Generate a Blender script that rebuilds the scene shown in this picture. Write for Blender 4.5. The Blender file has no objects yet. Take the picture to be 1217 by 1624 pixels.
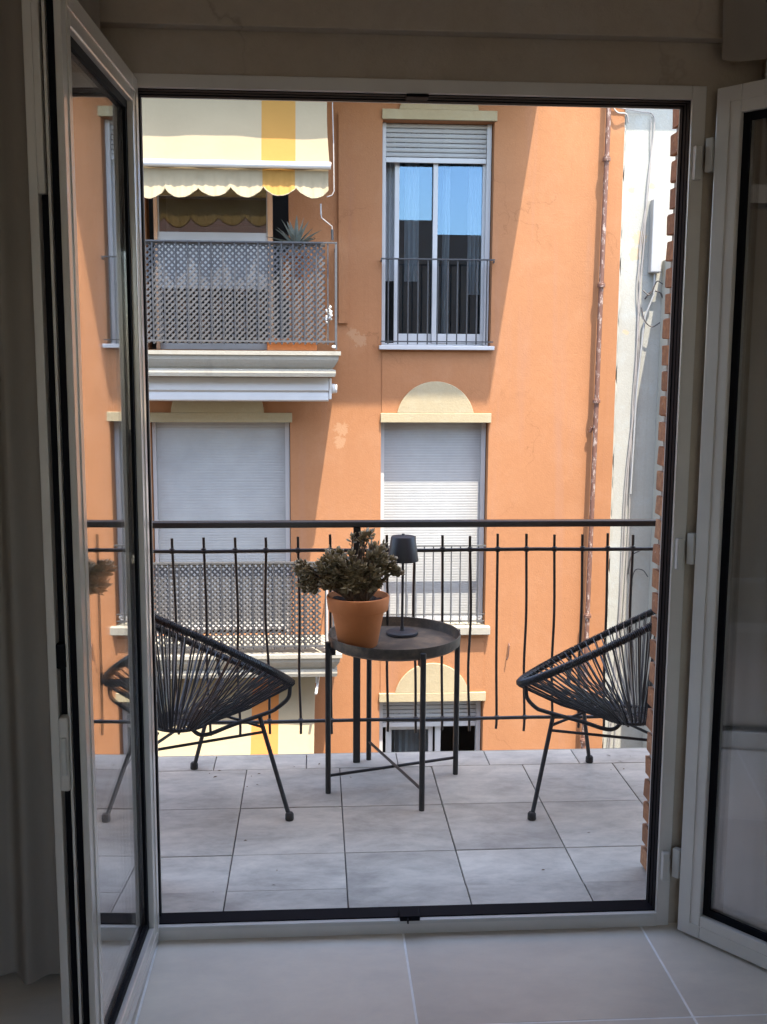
import bpy, bmesh, math, random
from mathutils import Vector, Matrix
random.seed(7)
PI = math.pi
sc = bpy.context.scene
col = sc.collection
# ------------------------------------------------------------------ camera
FPX = 1673.28
PITCH, YAW, ROLL, CAMH = 0.140862, 0.0652801, 0.00584206, 1.45075
cd = bpy.data.cameras.new('camera'); cam = bpy.data.objects.new('camera', cd); col.objects.link(cam)
sc.camera = cam
cd.sensor_fit = 'HORIZONTAL'; cd.sensor_width = 36.0; cd.lens = FPX / 1217.0 * 36.0
cd.clip_start = 0.02; cd.clip_end = 500
_f = Vector((math.sin(YAW) * math.cos(PITCH), math.cos(YAW) * math.cos(PITCH), -math.sin(PITCH)))
_r = Vector((math.cos(YAW), -math.sin(YAW), 0)); _u = _r.cross(_f)
_c, _s = math.cos(ROLL), math.sin(ROLL)
R_ = _c * _r + _s * _u; U_ = -_s * _r + _c * _u
mw = Matrix((R_, U_, -_f)).transposed().to_4x4(); mw.translation = (0, 0, CAMH)
cam.matrix_world = mw
# ------------------------------------------------------------------ world, sun, exposure
SD = Vector((0.145, -1 / 3.17, 1.0)).normalized()          # direction to the sun
w = bpy.data.worlds.new('World'); sc.world = w; w.use_nodes = True
nt = w.node_tree; bg = nt.nodes['Background']
sky = nt.nodes.new('ShaderNodeTexSky'); sky.sky_type = 'NISHITA'; sky.sun_disc = False
sky.sun_elevation = math.asin(SD.z); sky.sun_rotation = math.atan2(SD.x, SD.y)
sky.ozone_density = .9; sky.dust_density = 1.6
nt.links.new(sky.outputs[0], bg.inputs[0]); bg.inputs[1].default_value = 0.15
ld = bpy.data.lights.new('sun', 'SUN'); ld.energy = 2.25; ld.angle = math.radians(0.53); ld.color = (1, .93, .82)
lo = bpy.data.objects.new('sun', ld); col.objects.link(lo)
lo.rotation_euler = SD.to_track_quat('Z', 'Y').to_euler()
vs = sc.view_settings; vs.view_transform = 'Standard'; vs.look = 'None'; vs.exposure = 2.72; vs.gamma = 1; vs.use_curve_mapping = False
sc.render.engine = 'CYCLES'
cy = sc.cycles
cy.max_bounces = 14; cy.diffuse_bounces = 6; cy.glossy_bounces = 6; cy.transparent_max_bounces = 24
cy.sample_clamp_indirect = 8

# ------------------------------------------------------------------ materials
class NT:
    def __init__(s, name):
        s.m = bpy.data.materials.new(name); s.m.use_nodes = True; s.t = s.m.node_tree
        s.b = s.t.nodes['Principled BSDF']; s.out = s.t.nodes['Material Output']
    def n(s, kind, **kw):
        o = s.t.nodes.new('ShaderNode' + kind)
        for k, v in kw.items(): setattr(o, k, v)
        return o
    def l(s, a, b): s.t.links.new(a, b)
    def coord(s, scale=(1, 1, 1), kind='Object'):
        c = s.n('TexCoord'); m = s.n('Mapping'); m.inputs['Scale'].default_value = scale
        s.l(c.outputs[kind], m.inputs[0]); return m.outputs[0]
    def noise(s, vec, scale, detail=6, rough=.6, dist=0):
        o = s.n('TexNoise'); o.inputs['Scale'].default_value = scale; o.inputs['Detail'].default_value = detail
        o.inputs['Roughness'].default_value = rough; o.inputs['Distortion'].default_value = dist
        s.l(vec, o.inputs['Vector']); return o.outputs['Fac']
    def ramp(s, fac, stops):
        r = s.n('ValToRGB'); e = r.color_ramp.elements
        while len(e) < len(stops): e.new(.5)
        for i, (p, c) in enumerate(stops):
            e[i].position = p; e[i].color = (*c, 1) if len(c) == 3 else c
        s.l(fac, r.inputs[0]); return r.outputs[0]
    def mix(s, fac, a, b, mode='MIX'):
        m = s.n('Mix', data_type='RGBA', blend_type=mode)
        for i, v in ((0, fac), (6, a), (7, b)):
            if hasattr(v, 'node'): s.l(v, m.inputs[i])
            else: m.inputs[i].default_value = v if i == 0 else (*v, 1)
        return m.outputs[2]
    def math(s, op, a, b=0.0):
        m = s.n('Math', operation=op)
        for i, v in ((0, a), (1, b)):
            if hasattr(v, 'node'): s.l(v, m.inputs[i])
            else: m.inputs[i].default_value = v
        return m.outputs[0]
    def bump(s, h, strength=.3, dist=.01):
        b = s.n('Bump'); b.inputs['Strength'].default_value = strength; b.inputs['Distance'].default_value = dist
        s.l(h, b.inputs['Height']); s.l(b.outputs[0], s.b.inputs['Normal'])
    def col(s, c):
        if hasattr(c, 'node'): s.l(c, s.b.inputs['Base Color'])
        else: s.b.inputs['Base Color'].default_value = (*c, 1)
    def rough(s, v):
        if hasattr(v, 'node'): s.l(v, s.b.inputs['Roughness'])
        else: s.b.inputs['Roughness'].default_value = v

def varied(name, c, rough=.5, amp=.12, scale=6, bump=.05, metal=0, spots=None, spec=.5):
    m = NT(name); v = m.coord()
    f = m.noise(v, scale)
    a = tuple(x * (1 - amp) for x in c); b = tuple(min(1, x * (1 + amp)) for x in c)
    cc = m.ramp(f, [(.3, a), (.7, b)])
    if spots:
        sf = m.ramp(m.noise(v, spots[1], 8, .7), [(spots[2], (0, 0, 0)), (spots[2] + .06, (1, 1, 1))])
        cc = m.mix(sf, cc, spots[0])
    m.col(cc); m.rough(rough); m.b.inputs['Metallic'].default_value = metal
    m.b.inputs['Specular IOR Level'].default_value = spec
    if bump: m.bump(m.noise(v, scale * 12, 4), bump, .004)
    return m.m

def plaster(name, c, stain, scale=1.0, patch=None, streak=.25, crack=True):
    m = NT(name); v = m.coord()
    big = m.noise(v, .7 * scale, 5, .6)
    fine = m.noise(v, 22 * scale, 8, .7)
    base = m.mix(m.ramp(big, [(.35, (0, 0, 0)), (.7, (1, 1, 1))]), tuple(x * .93 for x in c), tuple(min(1, x * 1.05) for x in c))
    base = m.mix(m.ramp(fine, [(.35, (.35, .35, .35)), (.62, (0, 0, 0))]), base, tuple(x * .80 for x in c))
    sv = m.coord((3.2, 3.2, .16))
    st = m.ramp(m.noise(sv, 1.5, 7, .65, .3), [(.56, (0, 0, 0)), (.78, (streak,) * 3)])
    base = m.mix(st, base, stain)
    sv2 = m.coord((11, 11, .22))
    st2 = m.ramp(m.noise(sv2, 1.2, 6, .7, .2), [(.58, (0, 0, 0)), (.74, (streak * .7,) * 3)])
    base = m.mix(st2, base, tuple(x * .62 for x in c))
    blot = m.ramp(m.noise(v, 2.6 * scale, 9, .72, .5), [(.50, (0, 0, 0)), (.68, (.30,) * 3)])
    base = m.mix(blot, base, tuple(min(1, x * k) for x, k in zip(c, (1.10, 1.24, 1.45))))
    if crack:
        vo = m.n('TexVoronoi', feature='DISTANCE_TO_EDGE'); vo.inputs['Scale'].default_value = 1.1 * scale
        wv = m.n('VectorMath', operation='ADD'); nn_ = m.n('TexNoise'); nn_.inputs['Scale'].default_value = 5; nn_.inputs['Detail'].default_value = 7
        m.l(v, nn_.inputs['Vector']); sc_ = m.n('VectorMath', operation='SCALE'); sc_.inputs['Scale'].default_value = .35
        m.l(nn_.outputs['Color'], sc_.inputs[0]); m.l(v, wv.inputs[0]); m.l(sc_.outputs[0], wv.inputs[1]); m.l(wv.outputs[0], vo.inputs['Vector'])
        ck_ = m.ramp(vo.outputs['Distance'], [(0, (.5, .5, .5)), (.006, (0, 0, 0))])
        gate = m.ramp(m.noise(v, .9, 3), [(.52, (0, 0, 0)), (.60, (1, 1, 1))])
        base = m.mix(m.math('MULTIPLY', ck_, gate), base, tuple(x * .55 for x in c))
    if patch:
        pts, pc = patch
        vv = m.coord()
        dist = None
        nz = m.n('TexNoise'); nz.inputs['Scale'].default_value = 26; nz.inputs['Detail'].default_value = 9; nz.inputs['Roughness'].default_value = .75
        m.l(vv, nz.inputs['Vector'])
        for (px, py, pz, rad) in pts:
            d = m.n('VectorMath', operation='DISTANCE'); m.l(vv, d.inputs[0]); d.inputs[1].default_value = (px, py, pz)
            q = m.math('SUBTRACT', m.math('ADD', m.math('DIVIDE', d.outputs['Value'], rad), m.math('MULTIPLY', nz.outputs['Fac'], 3.4)), 2.5)
            dist = q if dist is None else m.math('MINIMUM', dist, q)
        pf = m.ramp(dist, [(0, (.75, .75, .75)), (.16, (0, 0, 0))])
        base = m.mix(pf, base, pc)
    m.col(base); m.rough(.92); m.b.inputs['Specular IOR Level'].default_value = .15
    m.bump(m.math('ADD', m.noise(v, 60, 5, .7), m.math('MULTIPLY', big, 2.5)), .45, .006)
    return m.m

def glass(name, f0=.04, tint=(.93, .96, .95), rough=0.0, smear=.0, gcol=(1, 1, 1)):
    m = NT(name); t = m.t; t.nodes.remove(m.b)
    tr = m.n('BsdfTransparent'); tr.inputs[0].default_value = (*tint, 1)
    gl = m.n('BsdfGlossy'); gl.inputs['Roughness'].default_value = rough; gl.inputs['Color'].default_value = (*gcol, 1)
    g = m.n('NewGeometry'); d = m.n('VectorMath', operation='DOT_PRODUCT')
    m.l(g.outputs['Normal'], d.inputs[0]); m.l(g.outputs['Incoming'], d.inputs[1])
    c = m.math('ABSOLUTE', d.outputs['Value'])
    k = m.math('POWER', m.math('SUBTRACT', 1.0, c), 5.0)
    fr = m.math('ADD', m.math('MULTIPLY', k, 1 - f0), f0)
    mx = m.n('MixShader'); m.l(fr, mx.inputs[0]); m.l(tr.outputs[0], mx.inputs[1]); m.l(gl.outputs[0], mx.inputs[2])
    last = mx.outputs[0]
    if smear:
        df = m.n('BsdfDiffuse'); df.inputs[0].default_value = (.75, .74, .7, 1)
        f = m.ramp(m.noise(m.coord((1, 1, .35)), 9, 8, .7), [(.45, (0, 0, 0)), (.8, (smear,) * 3)])
        m2 = m.n('MixShader'); m.l(f, m2.inputs[0]); m.l(last, m2.inputs[1]); m.l(df.outputs[0], m2.inputs[2]); last = m2.outputs[0]
    m.l(last, m.out.inputs['Surface'])
    return m.m

def cloth(name, c, trans, amp=.05, rough=.9, tcol=None, wscale=500):
    m = NT(name); v = m.coord()
    f = m.noise(v, 3, 5)
    cc = m.ramp(f, [(.3, tuple(x * (1 - amp) for x in c)), (.7, tuple(min(1, x * (1 + amp)) for x in c))])
    m.col(cc); m.rough(rough); m.b.inputs['Specular IOR Level'].default_value = .1
    m.bump(m.noise(v, 14, 4), .25, .01)
    tl = m.n('BsdfTranslucent'); tl.inputs[0].default_value = (*(tcol or c), 1)
    mx = m.n('MixShader'); mx.inputs[0].default_value = trans
    m.l(m.b.outputs[0], mx.inputs[1]); m.l(tl.outputs[0], mx.inputs[2]); m.l(mx.outputs[0], m.out.inputs['Surface'])
    return m.m

def tile_mat(name, c, c2, rough, gloss_var=.1, sc_=5.0, contrast=1.0, grain=1.0):
    m = NT(name)
    oi = m.n('ObjectInfo'); tc = m.n('TexCoord')
    va = m.n('VectorMath', operation='ADD'); mu = m.n('VectorMath', operation='SCALE'); 
    cmb = m.n('CombineXYZ'); m.l(oi.outputs['Random'], cmb.inputs[0]); m.l(oi.outputs['Random'], cmb.inputs[1]); m.l(oi.outputs['Random'], cmb.inputs[2])
    m.l(cmb.outputs[0], mu.inputs[0]); mu.inputs['Scale'].default_value = 37.0
    m.l(tc.outputs['Object'], va.inputs[0]); m.l(mu.outputs[0], va.inputs[1])
    v = va.outputs[0]
    mp = m.n('Mapping'); mp.inputs['Scale'].default_value = (1, 1.9, 1); m.l(v, mp.inputs[0]); v2 = mp.outputs[0]
    n1 = m.noise(v2, sc_, 9, .66, .35); n2 = m.noise(v2, sc_ * 4.5, 8, .7, .2)
    f = m.math('ADD', m.math('MULTIPLY', n1, .7), m.math('MULTIPLY', n2, .3))
    cc = m.ramp(f, [(.5 - .14 / contrast, c2), (.5 + .13 / contrast, c)])
    sp = m.ramp(m.noise(v2, 70, 3), [(.30, (.25 * grain,) * 3), (.36, (0, 0, 0))])
    cc = m.mix(sp, cc, tuple(x * .55 for x in c))
    rnd = m.math('ADD', m.math('MULTIPLY', oi.outputs['Random'], .14), .92)
    sc2 = m.n('VectorMath', operation='SCALE'); m.l(cc, sc2.inputs[0]); m.l(rnd, sc2.inputs['Scale'])
    m.col(sc2.outputs[0])
    m.rough(m.math('ADD', m.math('MULTIPLY', n1, gloss_var), rough))
    m.bump(n2, .06, .002)
    return m.m

def rusty(name, paint, rust, lo=.5, metal=0.0, zs=.4, scale=14, rough=.7):
    m = NT(name); v = m.coord((1, 1, zs))
    f = m.ramp(m.noise(v, scale, 8, .75), [(lo, (0, 0, 0)), (lo + .05, (1, 1, 1))])
    m.col(m.mix(f, rust, paint)); m.rough(rough); m.bump(m.noise(v, scale * 2, 5), .5, .004)
    return m.m

def brick_mat():
    m = NT('brick_clay'); v = m.coord(); oi = m.n('ObjectInfo')
    base = m.ramp(oi.outputs['Random'], [(0, (.30, .13, .055)), (.35, (.44, .19, .075)), (.7, (.38, .16, .07)), (1, (.50, .25, .12))])
    n = m.noise(v, 30, 8, .7)
    base = m.mix(m.ramp(n, [(.45, (.5, .5, .5)), (.62, (0, 0, 0))]), base, (.14, .06, .035))
    base = m.mix(m.ramp(m.noise(v, 48, 6, .7), [(.62, (0, 0, 0)), (.68, (.7, .7, .7))]), base, (.52, .42, .33))
    m.col(base); m.rough(.9); m.bump(m.noise(v, 90, 6, .7), .7, .004)
    return m.m

MT = {}
M_ = MT
M_['orange'] = plaster('orange_plaster', (.345, .156, .070), (.29, .165, .12), patch=([(.42, 10, 1.66, .07), (.35, 10, 1.72, .05), (.25, 10, .82, .07), (.24, 10, .70, .06)], (.40, .225, .12)), streak=.40)
M_['orange_deep'] = plaster('deep_orange_plaster', (.66, .24, .07), (.45, .2, .1))
M_['cream'] = plaster('cream_render', (.37, .30, .18), (.28, .24, .17), 2.0, streak=.2)
M_['stone'] = plaster('pale_balcony_stone', (.33, .30, .235), (.13, .115, .10), 1.5, streak=.55)
M_['whitewall'] = plaster('whitewashed_plaster', (.365, .35, .295), (.24, .20, .14), 1.6,
    patch=([(3.06, 10.03, 2.62, .07), (3.02, 10.03, 2.50, .05), (3.01, 10.03, 2.46, .05), (3.16, 10.03, 3.1, .03), (2.97, 10.03, 3.06, .03), (2.96, 10.03, 1.75, .03)], (.45, .33, .20)), streak=.35)
M_['pvc'] = varied('white_frame', (.45, .44, .42), .35, .03, 3, 0)
M_['shutter'] = varied('shutter_plastic', (.325, .32, .30), .5, .09, 3, .05)
M_['metal_dark'] = varied('dark_iron', (.045, .043, .042), .55, .25, 40, .2)
M_['iron_grey'] = varied('grey_iron', (.07, .068, .065), .6, .2, 30, .1)
M_['rail_black'] = varied('black_handrail_paint', (.022, .020, .019), .38, .2, 30, .12)
M_['lattice'] = varied('grey_lattice_plastic', (.082, .078, .073), .6, .12, 4, .1)
M_['pipe'] = rusty('rusty_pipe', (.13, .058, .036), (.33, .25, .20), .41, scale=34)
M_['glass_far'] = glass('window_glass', .10, (.74, .77, .78), gcol=(.45, .68, .92))
M_['glass_plain'] = glass('plain_glass', .16, (.6, .6, .58))
M_['glass_door'] = glass('door_glass', .22, (.99, .99, .99), smear=.015)
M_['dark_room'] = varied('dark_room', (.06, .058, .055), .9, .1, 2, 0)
M_['drape'] = cloth('white_drape', (.5, .51, .51), .25)
M_['awn'] = cloth('cream_awning', (.285, .232, .145), .10, tcol=(.62, .42, .16))
M_['awn_y'] = cloth('yellow_awning', (.31, .165, .042), .10, tcol=(.62, .28, .03))
M_['awn_o'] = cloth('orange_awning_stripe', (.40, .15, .042), .10, tcol=(.6, .18, .03))
M_['alu'] = varied('white_aluminium', (.52, .50, .46), .32, .05, 4, 0)
M_['alu_door'] = varied('beige_white_door_paint', (.60, .56, .505), .30, .07, 5, .03, spots=((.40, .36, .31), 42, .70))
_b = M_['alu_door'].node_tree.nodes['Principled BSDF']; _b.inputs['Coat Weight'].default_value = 1.0; _b.inputs['Coat Roughness'].default_value = .13
M_['gasket'] = varied('black_gasket', (.004, .004, .006), .7, .2, 20, 0, spec=.12)
M_['tile_out'] = tile_mat('balcony_tile', (.54, .485, .40), (.31, .28, .235), .45, .2, 4.0, 1.1)
M_['grout_dark'] = varied('dark_grout', (.10, .095, .09), .9, .3, 20, .2)
M_['tile_in'] = tile_mat('room_tile', (.72, .645, .53), (.60, .54, .455), .27, .1, 3.0, 1, .3)
M_['grout_light'] = varied('light_grout', (.85, .83, .78), .9, .1, 20, .1)
M_['brick'] = brick_mat()
M_['mortar'] = plaster('mortar', (.34, .29, .235), (.2, .17, .14), 6)
M_['outer'] = plaster('brown_outer_wall', (.36, .235, .165), (.15, .10, .07), 3)
M_['room_wall'] = plaster('room_wall_paint', (.46, .385, .30), (.44, .37, .29), 1.0, streak=.05)
M_['ceiling'] = plaster('ceiling_paint', (.80, .77, .72), (.78, .75, .7), 1.0, streak=.02)
M_['curtain'] = cloth('grey_beige_curtain', (.36, .31, .26), .2)
M_['curtain_r'] = cloth('pale_grey_curtain', (.74, .72, .69), .3)
M_['terracotta'] = varied('terracotta', (.60, .205, .062), .75, .10, 7, .15, spots=((.55, .27, .15), 18, .66))
M_['soil'] = varied('soil', (.05, .035, .025), .95, .4, 60, .8)
M_['leaf'] = varied('jade_leaf', (.22, .170, .088), .42, .5, 45, .1)
M_['stem'] = varied('woody_stem', (.16, .11, .07), .85, .3, 60, .4)
M_['table'] = varied('black_powder_coat', (.020, .019, .018), .42, .25, 20, .1)
M_['tray'] = None
M_['cord'] = varied('black_cord', (.018, .018, .020), .36, .2, 20, 0)
M_['rod'] = varied('black_rod', (.020, .019, .019), .5, .2, 20, .05)
M_['rubber'] = varied('rubber_foot', (.035, .031, .028), .8, .2, 20, .1)
M_['lamp'] = varied('matt_black_lamp', (.024, .024, .028), .48, .05, 20, 0)
M_['agave'] = varied('agave_leaf', (.13, .14, .11), .55, .25, 12, .1)
M_['asphalt'] = varied('asphalt', (.06, .06, .06), .9, .15, 8, .3)
M_['pale'] = varied('pale_ornament', (.8, .78, .7), .7, .1, 12, .2)
M_['cable'] = varied('grey_cable', (.30, .27, .24), .7, .1, 12, 0)
M_['cable_d'] = varied('dark_cable', (.06, .05, .045), .7, .1, 12, 0)
def tray_mat():
    m = NT('worn_tray'); v = m.coord()
    n = m.noise(v, 9, 9, .7, .3)
    m.col(m.ramp(n, [(.38, (.045, .039, .032)), (.52, (.095, .078, .06)), (.66, (.20, .145, .095))])); m.b.inputs['Specular IOR Level'].default_value = .3
    m.rough(m.math('ADD', m.math('MULTIPLY', n, .4), .35)); m.bump(n, .1, .002); return m.m
M_['tray'] = tray_mat()

# ------------------------------------------------------------------ mesh helpers
class MB:
    def __init__(s): s.v = []; s.f = []; s.mi = []; s.sm = False
    def quad(s, *p, mi=0):
        k = len(s.v); s.v += [tuple(q) for q in p]; s.f.append(tuple(range(k, k + len(p)))); s.mi.append(mi)
    def box(s, x0, x1, y0, y1, z0, z1, mi=0):
        if x0 > x1: x0, x1 = x1, x0
        if y0 > y1: y0, y1 = y1, y0
        if z0 > z1: z0, z1 = z1, z0
        k = len(s.v)
        s.v += [(x, y, z) for z in (z0, z1) for (x, y) in ((x0, y0), (x1, y0), (x1, y1), (x0, y1))]
        for q in ((0, 3, 2, 1), (4, 5, 6, 7), (0, 1, 5, 4), (1, 2, 6, 5), (2, 3, 7, 6), (3, 0, 4, 7)):
            s.f.append(tuple(k + i for i in q)); s.mi.append(mi)
        return s
    def obox(s, c, ax, ay, az, mi=0):     # oriented box, half vectors
        k = len(s.v); c = Vector(c); ax, ay, az = Vector(ax), Vector(ay), Vector(az)
        for dz in (-1, 1):
            for dx, dy in ((-1, -1), (1, -1), (1, 1), (-1, 1)):
                s.v.append(tuple(c + ax * dx + ay * dy + az * dz))
        for q in ((0, 3, 2, 1), (4, 5, 6, 7), (0, 1, 5, 4), (1, 2, 6, 5), (2, 3, 7, 6), (3, 0, 4, 7)):
            s.f.append(tuple(k + i for i in q)); s.mi.append(mi)
        return s
    def tube(s, pts, r, n=8, closed=False, cap=True, mi=0):
        pts = [Vector(p) for p in pts]; m = len(pts)
        rr = r if isinstance(r, (list, tuple)) else [r] * m
        k = len(s.v); prev = None
        for i, p in enumerate(pts):
            if closed: t = pts[(i + 1) % m] - pts[i - 1]
            else: t = pts[min(i + 1, m - 1)] - pts[max(i - 1, 0)]
            if t.length < 1e-9: t = Vector((0, 0, 1))
            t.normalize()
            if prev is None:
                a = Vector((0, 0, 1)) if abs(t.z) < .9 else Vector((1, 0, 0))
                u = t.cross(a).normalized()
            else:
                u = (prev - t * prev.dot(t)).normalized()
            prev = u; w_ = t.cross(u)
            for j in range(n):
                a = 2 * PI * j / n
                s.v.append(tuple(p + (u * math.cos(a) + w_ * math.sin(a)) * rr[i]))
        for i in range(m if closed else m - 1):
            b = (i + 1) % m
            for j in range(n):
                s.f.append((k + i * n + j, k + i * n + (j + 1) % n, k + b * n + (j + 1) % n, k + b * n + j)); s.mi.append(mi)
        if cap and not closed:
            s.f.append(tuple(k + j for j in range(n))[::-1]); s.mi.append(mi)
            s.f.append(tuple(k + (m - 1) * n + j for j in range(n))); s.mi.append(mi)
        return s
    def lathe(s, prof, c=(0, 0, 0), n=48, mi=0):
        k = len(s.v)
        for (r, z) in prof:
            for j in range(n):
                a = 2 * PI * j / n; s.v.append((c[0] + r * math.cos(a), c[1] + r * math.sin(a), c[2] + z))
        for i in range(len(prof) - 1):
            for j in range(n):
                s.f.append((k + i * n + j, k + i * n + (j + 1) % n, k + (i + 1) * n + (j + 1) % n, k + (i + 1) * n + j)); s.mi.append(mi)
        for i, fl in ((0, True), (len(prof) - 1, False)):
            if prof[i][0] > 1e-5:
                q = tuple(k + i * n + j for j in range(n)); s.f.append(q[::-1] if fl else q); s.mi.append(mi)
        return s
    def grid(s, fn, nu, nv, mi=0):
        k = len(s.v)
        for i in range(nu + 1):
            for j in range(nv + 1): s.v.append(tuple(fn(i / nu, j / nv)))
        for i in range(nu):
            for j in range(nv):
                a = k + i * (nv + 1) + j
                s.f.append((a, a + nv + 1, a + nv + 2, a + 1)); s.mi.append(mi(i / nu, j / nv) if callable(mi) else mi)
        return s
    def prism(s, poly, y0, y1, mi=0):   # polygon in XZ extruded in Y
        n = len(poly); k = len(s.v)
        s.v += [(x, y0, z) for x, z in poly] + [(x, y1, z) for x, z in poly]
        s.f.append(tuple(range(k, k + n))); s.mi.append(mi)
        s.f.append(tuple(range(k + n, k + 2 * n))[::-1]); s.mi.append(mi)
        for i in range(n):
            j = (i + 1) % n; s.f.append((k + i, k + n + i, k + n + j, k + j)); s.mi.append(mi)
        return s
    def mesh(s, name, mats, smooth=False, fix=True):
        me = bpy.data.meshes.new(name); me.from_pydata(s.v, [], s.f)
        for m in (mats if isinstance(mats, (list, tuple)) else [mats]): me.materials.append(m)
        me.polygons.foreach_set('material_index', s.mi)
        if fix:
            b = bmesh.new(); b.from_mesh(me); bmesh.ops.recalc_face_normals(b, faces=b.faces); b.to_mesh(me); b.free()
        if smooth:
            me.polygons.foreach_set('use_smooth', [True] * len(me.polygons))
            try: me.set_sharp_from_angle(angle=math.radians(38))
            except Exception: pass
        me.update(); return me

INV = {}
def part(name, mb, mat, parent=None, smooth=False, label=None, bevel=0, fix=True, kind=None):
    me = mb if isinstance(mb, bpy.types.Mesh) else mb.mesh(name, mat, smooth, fix)
    o = bpy.data.objects.new(name, me); col.objects.link(o)
    if parent is not None:
        o.parent = parent
        if parent.name in INV: o.matrix_parent_inverse = INV[parent.name]
    if label: o['label'] = label
    if kind: o['kind'] = kind
    if bevel:
        md = o.modifiers.new('bevel', 'BEVEL'); md.width = bevel; md.segments = 2; md.limit_method = 'ANGLE'
    return o
def thing(name, label, cat, loc=(0, 0, 0), group=None, inv=True):
    o = bpy.data.objects.new(name, None); col.objects.link(o); o.location = loc; o.empty_display_size = .1
    o['label'] = label; o['category'] = cat
    if group: o['group'] = group
    if inv: INV[o.name] = Matrix.Translation(-Vector(loc))
    return o
def tag(o, label, cat, group=None):
    o['label'] = label; o['category'] = cat
    if group: o['group'] = group
    return o
def struct(name, mb, mat, **kw): return part(name, mb, mat, kind='structure', **kw)
def bez(p, n=24):
    p = [Vector(q) for q in p]; out = []
    ext = [2 * p[0] - p[1]] + p + [2 * p[-1] - p[-2]]
    for i in range(1, len(ext) - 2):
        a, b, c, d = ext[i - 1:i + 3]
        for k in range(n):
            t = k / n
            out.append(.5 * ((2 * b) + (-a + c) * t + (2 * a - 5 * b + 4 * c - d) * t * t + (-a + 3 * b - 3 * c + d) * t ** 3))
    out.append(p[-1]); return out
def round_box(x0, x1, y0, y1, z0, z1): return MB().box(x0, x1, y0, y1, z0, z1)

# ------------------------------------------------------------------ ground
g = MB().box(-60, 60, -60, 90, -6.2, -6.0); struct('street_ground', g, M_['asphalt'])

# ================================================================== ORANGE BUILDING
FY = 10.0
W1 = (.625, 1.657, 1.605, 3.645)
W2 = (.625, 1.657, -1.10, .888)
W3 = (.625, 1.657, -3.85, -1.855)
D1 = (-1.54, -.235, 1.56, 3.645)
D2 = (-1.54, -.235, -1.18, .888)
D3 = (-1.54, -.235, -3.93, -1.855)
W0 = (.625, 1.657, 4.35, 6.40); D0 = (-1.54, -.235, 4.30, 6.40)
OPEN = [W0, D0, W1, W2, W3, D1, D2, D3]
bld = thing('apartment_building', 'orange plastered apartment building across the street with cream window heads', 'building', (0, 10, -6))
wall = MB()
XL, XR, ZB, ZT = -9.0, 2.87, -6.0, 8.0
xs = sorted({XL, XR, *[o[0] for o in OPEN], *[o[1] for o in OPEN]}); zs = sorted({ZB, ZT, *[o[2] for o in OPEN], *[o[3] for o in OPEN]})
for i in range(len(xs) - 1):
    for j in range(len(zs) - 1):
        cx, cz = (xs[i] + xs[i + 1]) / 2, (zs[j] + zs[j + 1]) / 2
        if any(o[0] < cx < o[1] and o[2] < cz < o[3] for o in OPEN): continue
        wall.quad((xs[i], FY, zs[j]), (xs[i + 1], FY, zs[j]), (xs[i + 1], FY, zs[j + 1]), (xs[i], FY, zs[j + 1]))
for (a, b, c, d) in OPEN:
    for q in (((a, FY, c), (a, FY, d), (a, FY + .26, d), (a, FY + .26, c)), ((b, FY, c), (b, FY + .26, c), (b, FY + .26, d), (b, FY, d)),
              ((a, FY, d), (b, FY, d), (b, FY + .26, d), (a, FY + .26, d)), ((a, FY, c), (a, FY + .26, c), (b, FY + .26, c), (b, FY, c))):
        wall.quad(*q)
wall.quad((XR, FY, ZB), (XR, FY + 8, ZB), (XR, FY + 8, ZT), (XR, FY, ZT)); wall.quad((XL, FY, ZT), (XR, FY, ZT), (XR, FY + 8, ZT), (XL, FY + 8, ZT))
wall.quad((XL, FY, ZB), (XL, FY, ZT), (XL, FY + 8, ZT), (XL, FY + 8, ZB)); wall.quad((XL, FY + 8, ZB), (XR, FY + 8, ZB), (XR, FY + 8, ZT), (XL, FY + 8, ZT))
part('wall', wall, M_['orange'], bld, fix=False)
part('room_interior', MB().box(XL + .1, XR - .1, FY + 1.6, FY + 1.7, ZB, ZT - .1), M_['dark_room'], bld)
# window heads: cream band with a round arch above
def head(a, b, z, r=.365, h=.30, proud=.032):
    m = MB(); cx = (a + b) / 2 + (.0)
    a2, b2 = a - .005, b + .018
    m.box(a2, b2, FY - proud, FY + .01, z, z + .088)
    R = (r * r + h * h) / (2 * h); cz = z + .088 + h - R
    t0 = math.asin(min(1, r / R))
    if h > R: t0 = PI - t0
    poly = []
    n = 28
    for i in range(n + 1):
        t = -t0 + 2 * t0 * i / n; poly.append((cx + R * math.sin(t), cz + R * math.cos(t)))
    m.prism(poly, FY - proud + .004, FY + .01)
    part('window_head', m, M_['cream'], bld, bevel=.004)
for o in (W0, W1, W2, W3): head(o[0], o[1], o[3])
def head_wide(a, b, z):
    m = MB(); m.box(a, b + .02, FY - .05, FY + .01, z, z + .088)
    poly = []; cx = (a + b) / 2 - .02
    for i in range(25):
        t = PI * i / 24; poly.append((cx - .43 * math.cos(t), z + .089 + .36 * math.sin(t)))
    m.prism(poly, FY - .046, FY + .01); part('window_head', m, M_['cream'], bld)
for o in (D1, D2, D3): head_wide(o[0], o[1], o[3])
# plaster joints and raised bands
for (x0, x1, z0, z1) in ((.632, 1.652, .977, 1.55), (.632, 1.652, -1.766, -1.22), (.632, 1.652, 4.04, 4.30)):
    part('spandrel_panel', MB().box(x0, x1, FY - .008, FY + .01, z0, z1), M_['orange'], bld)
part('raised_band', MB().box(.222, .312, FY - .035, FY + .01, 1.81, 3.685), M_['orange'], bld)
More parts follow.
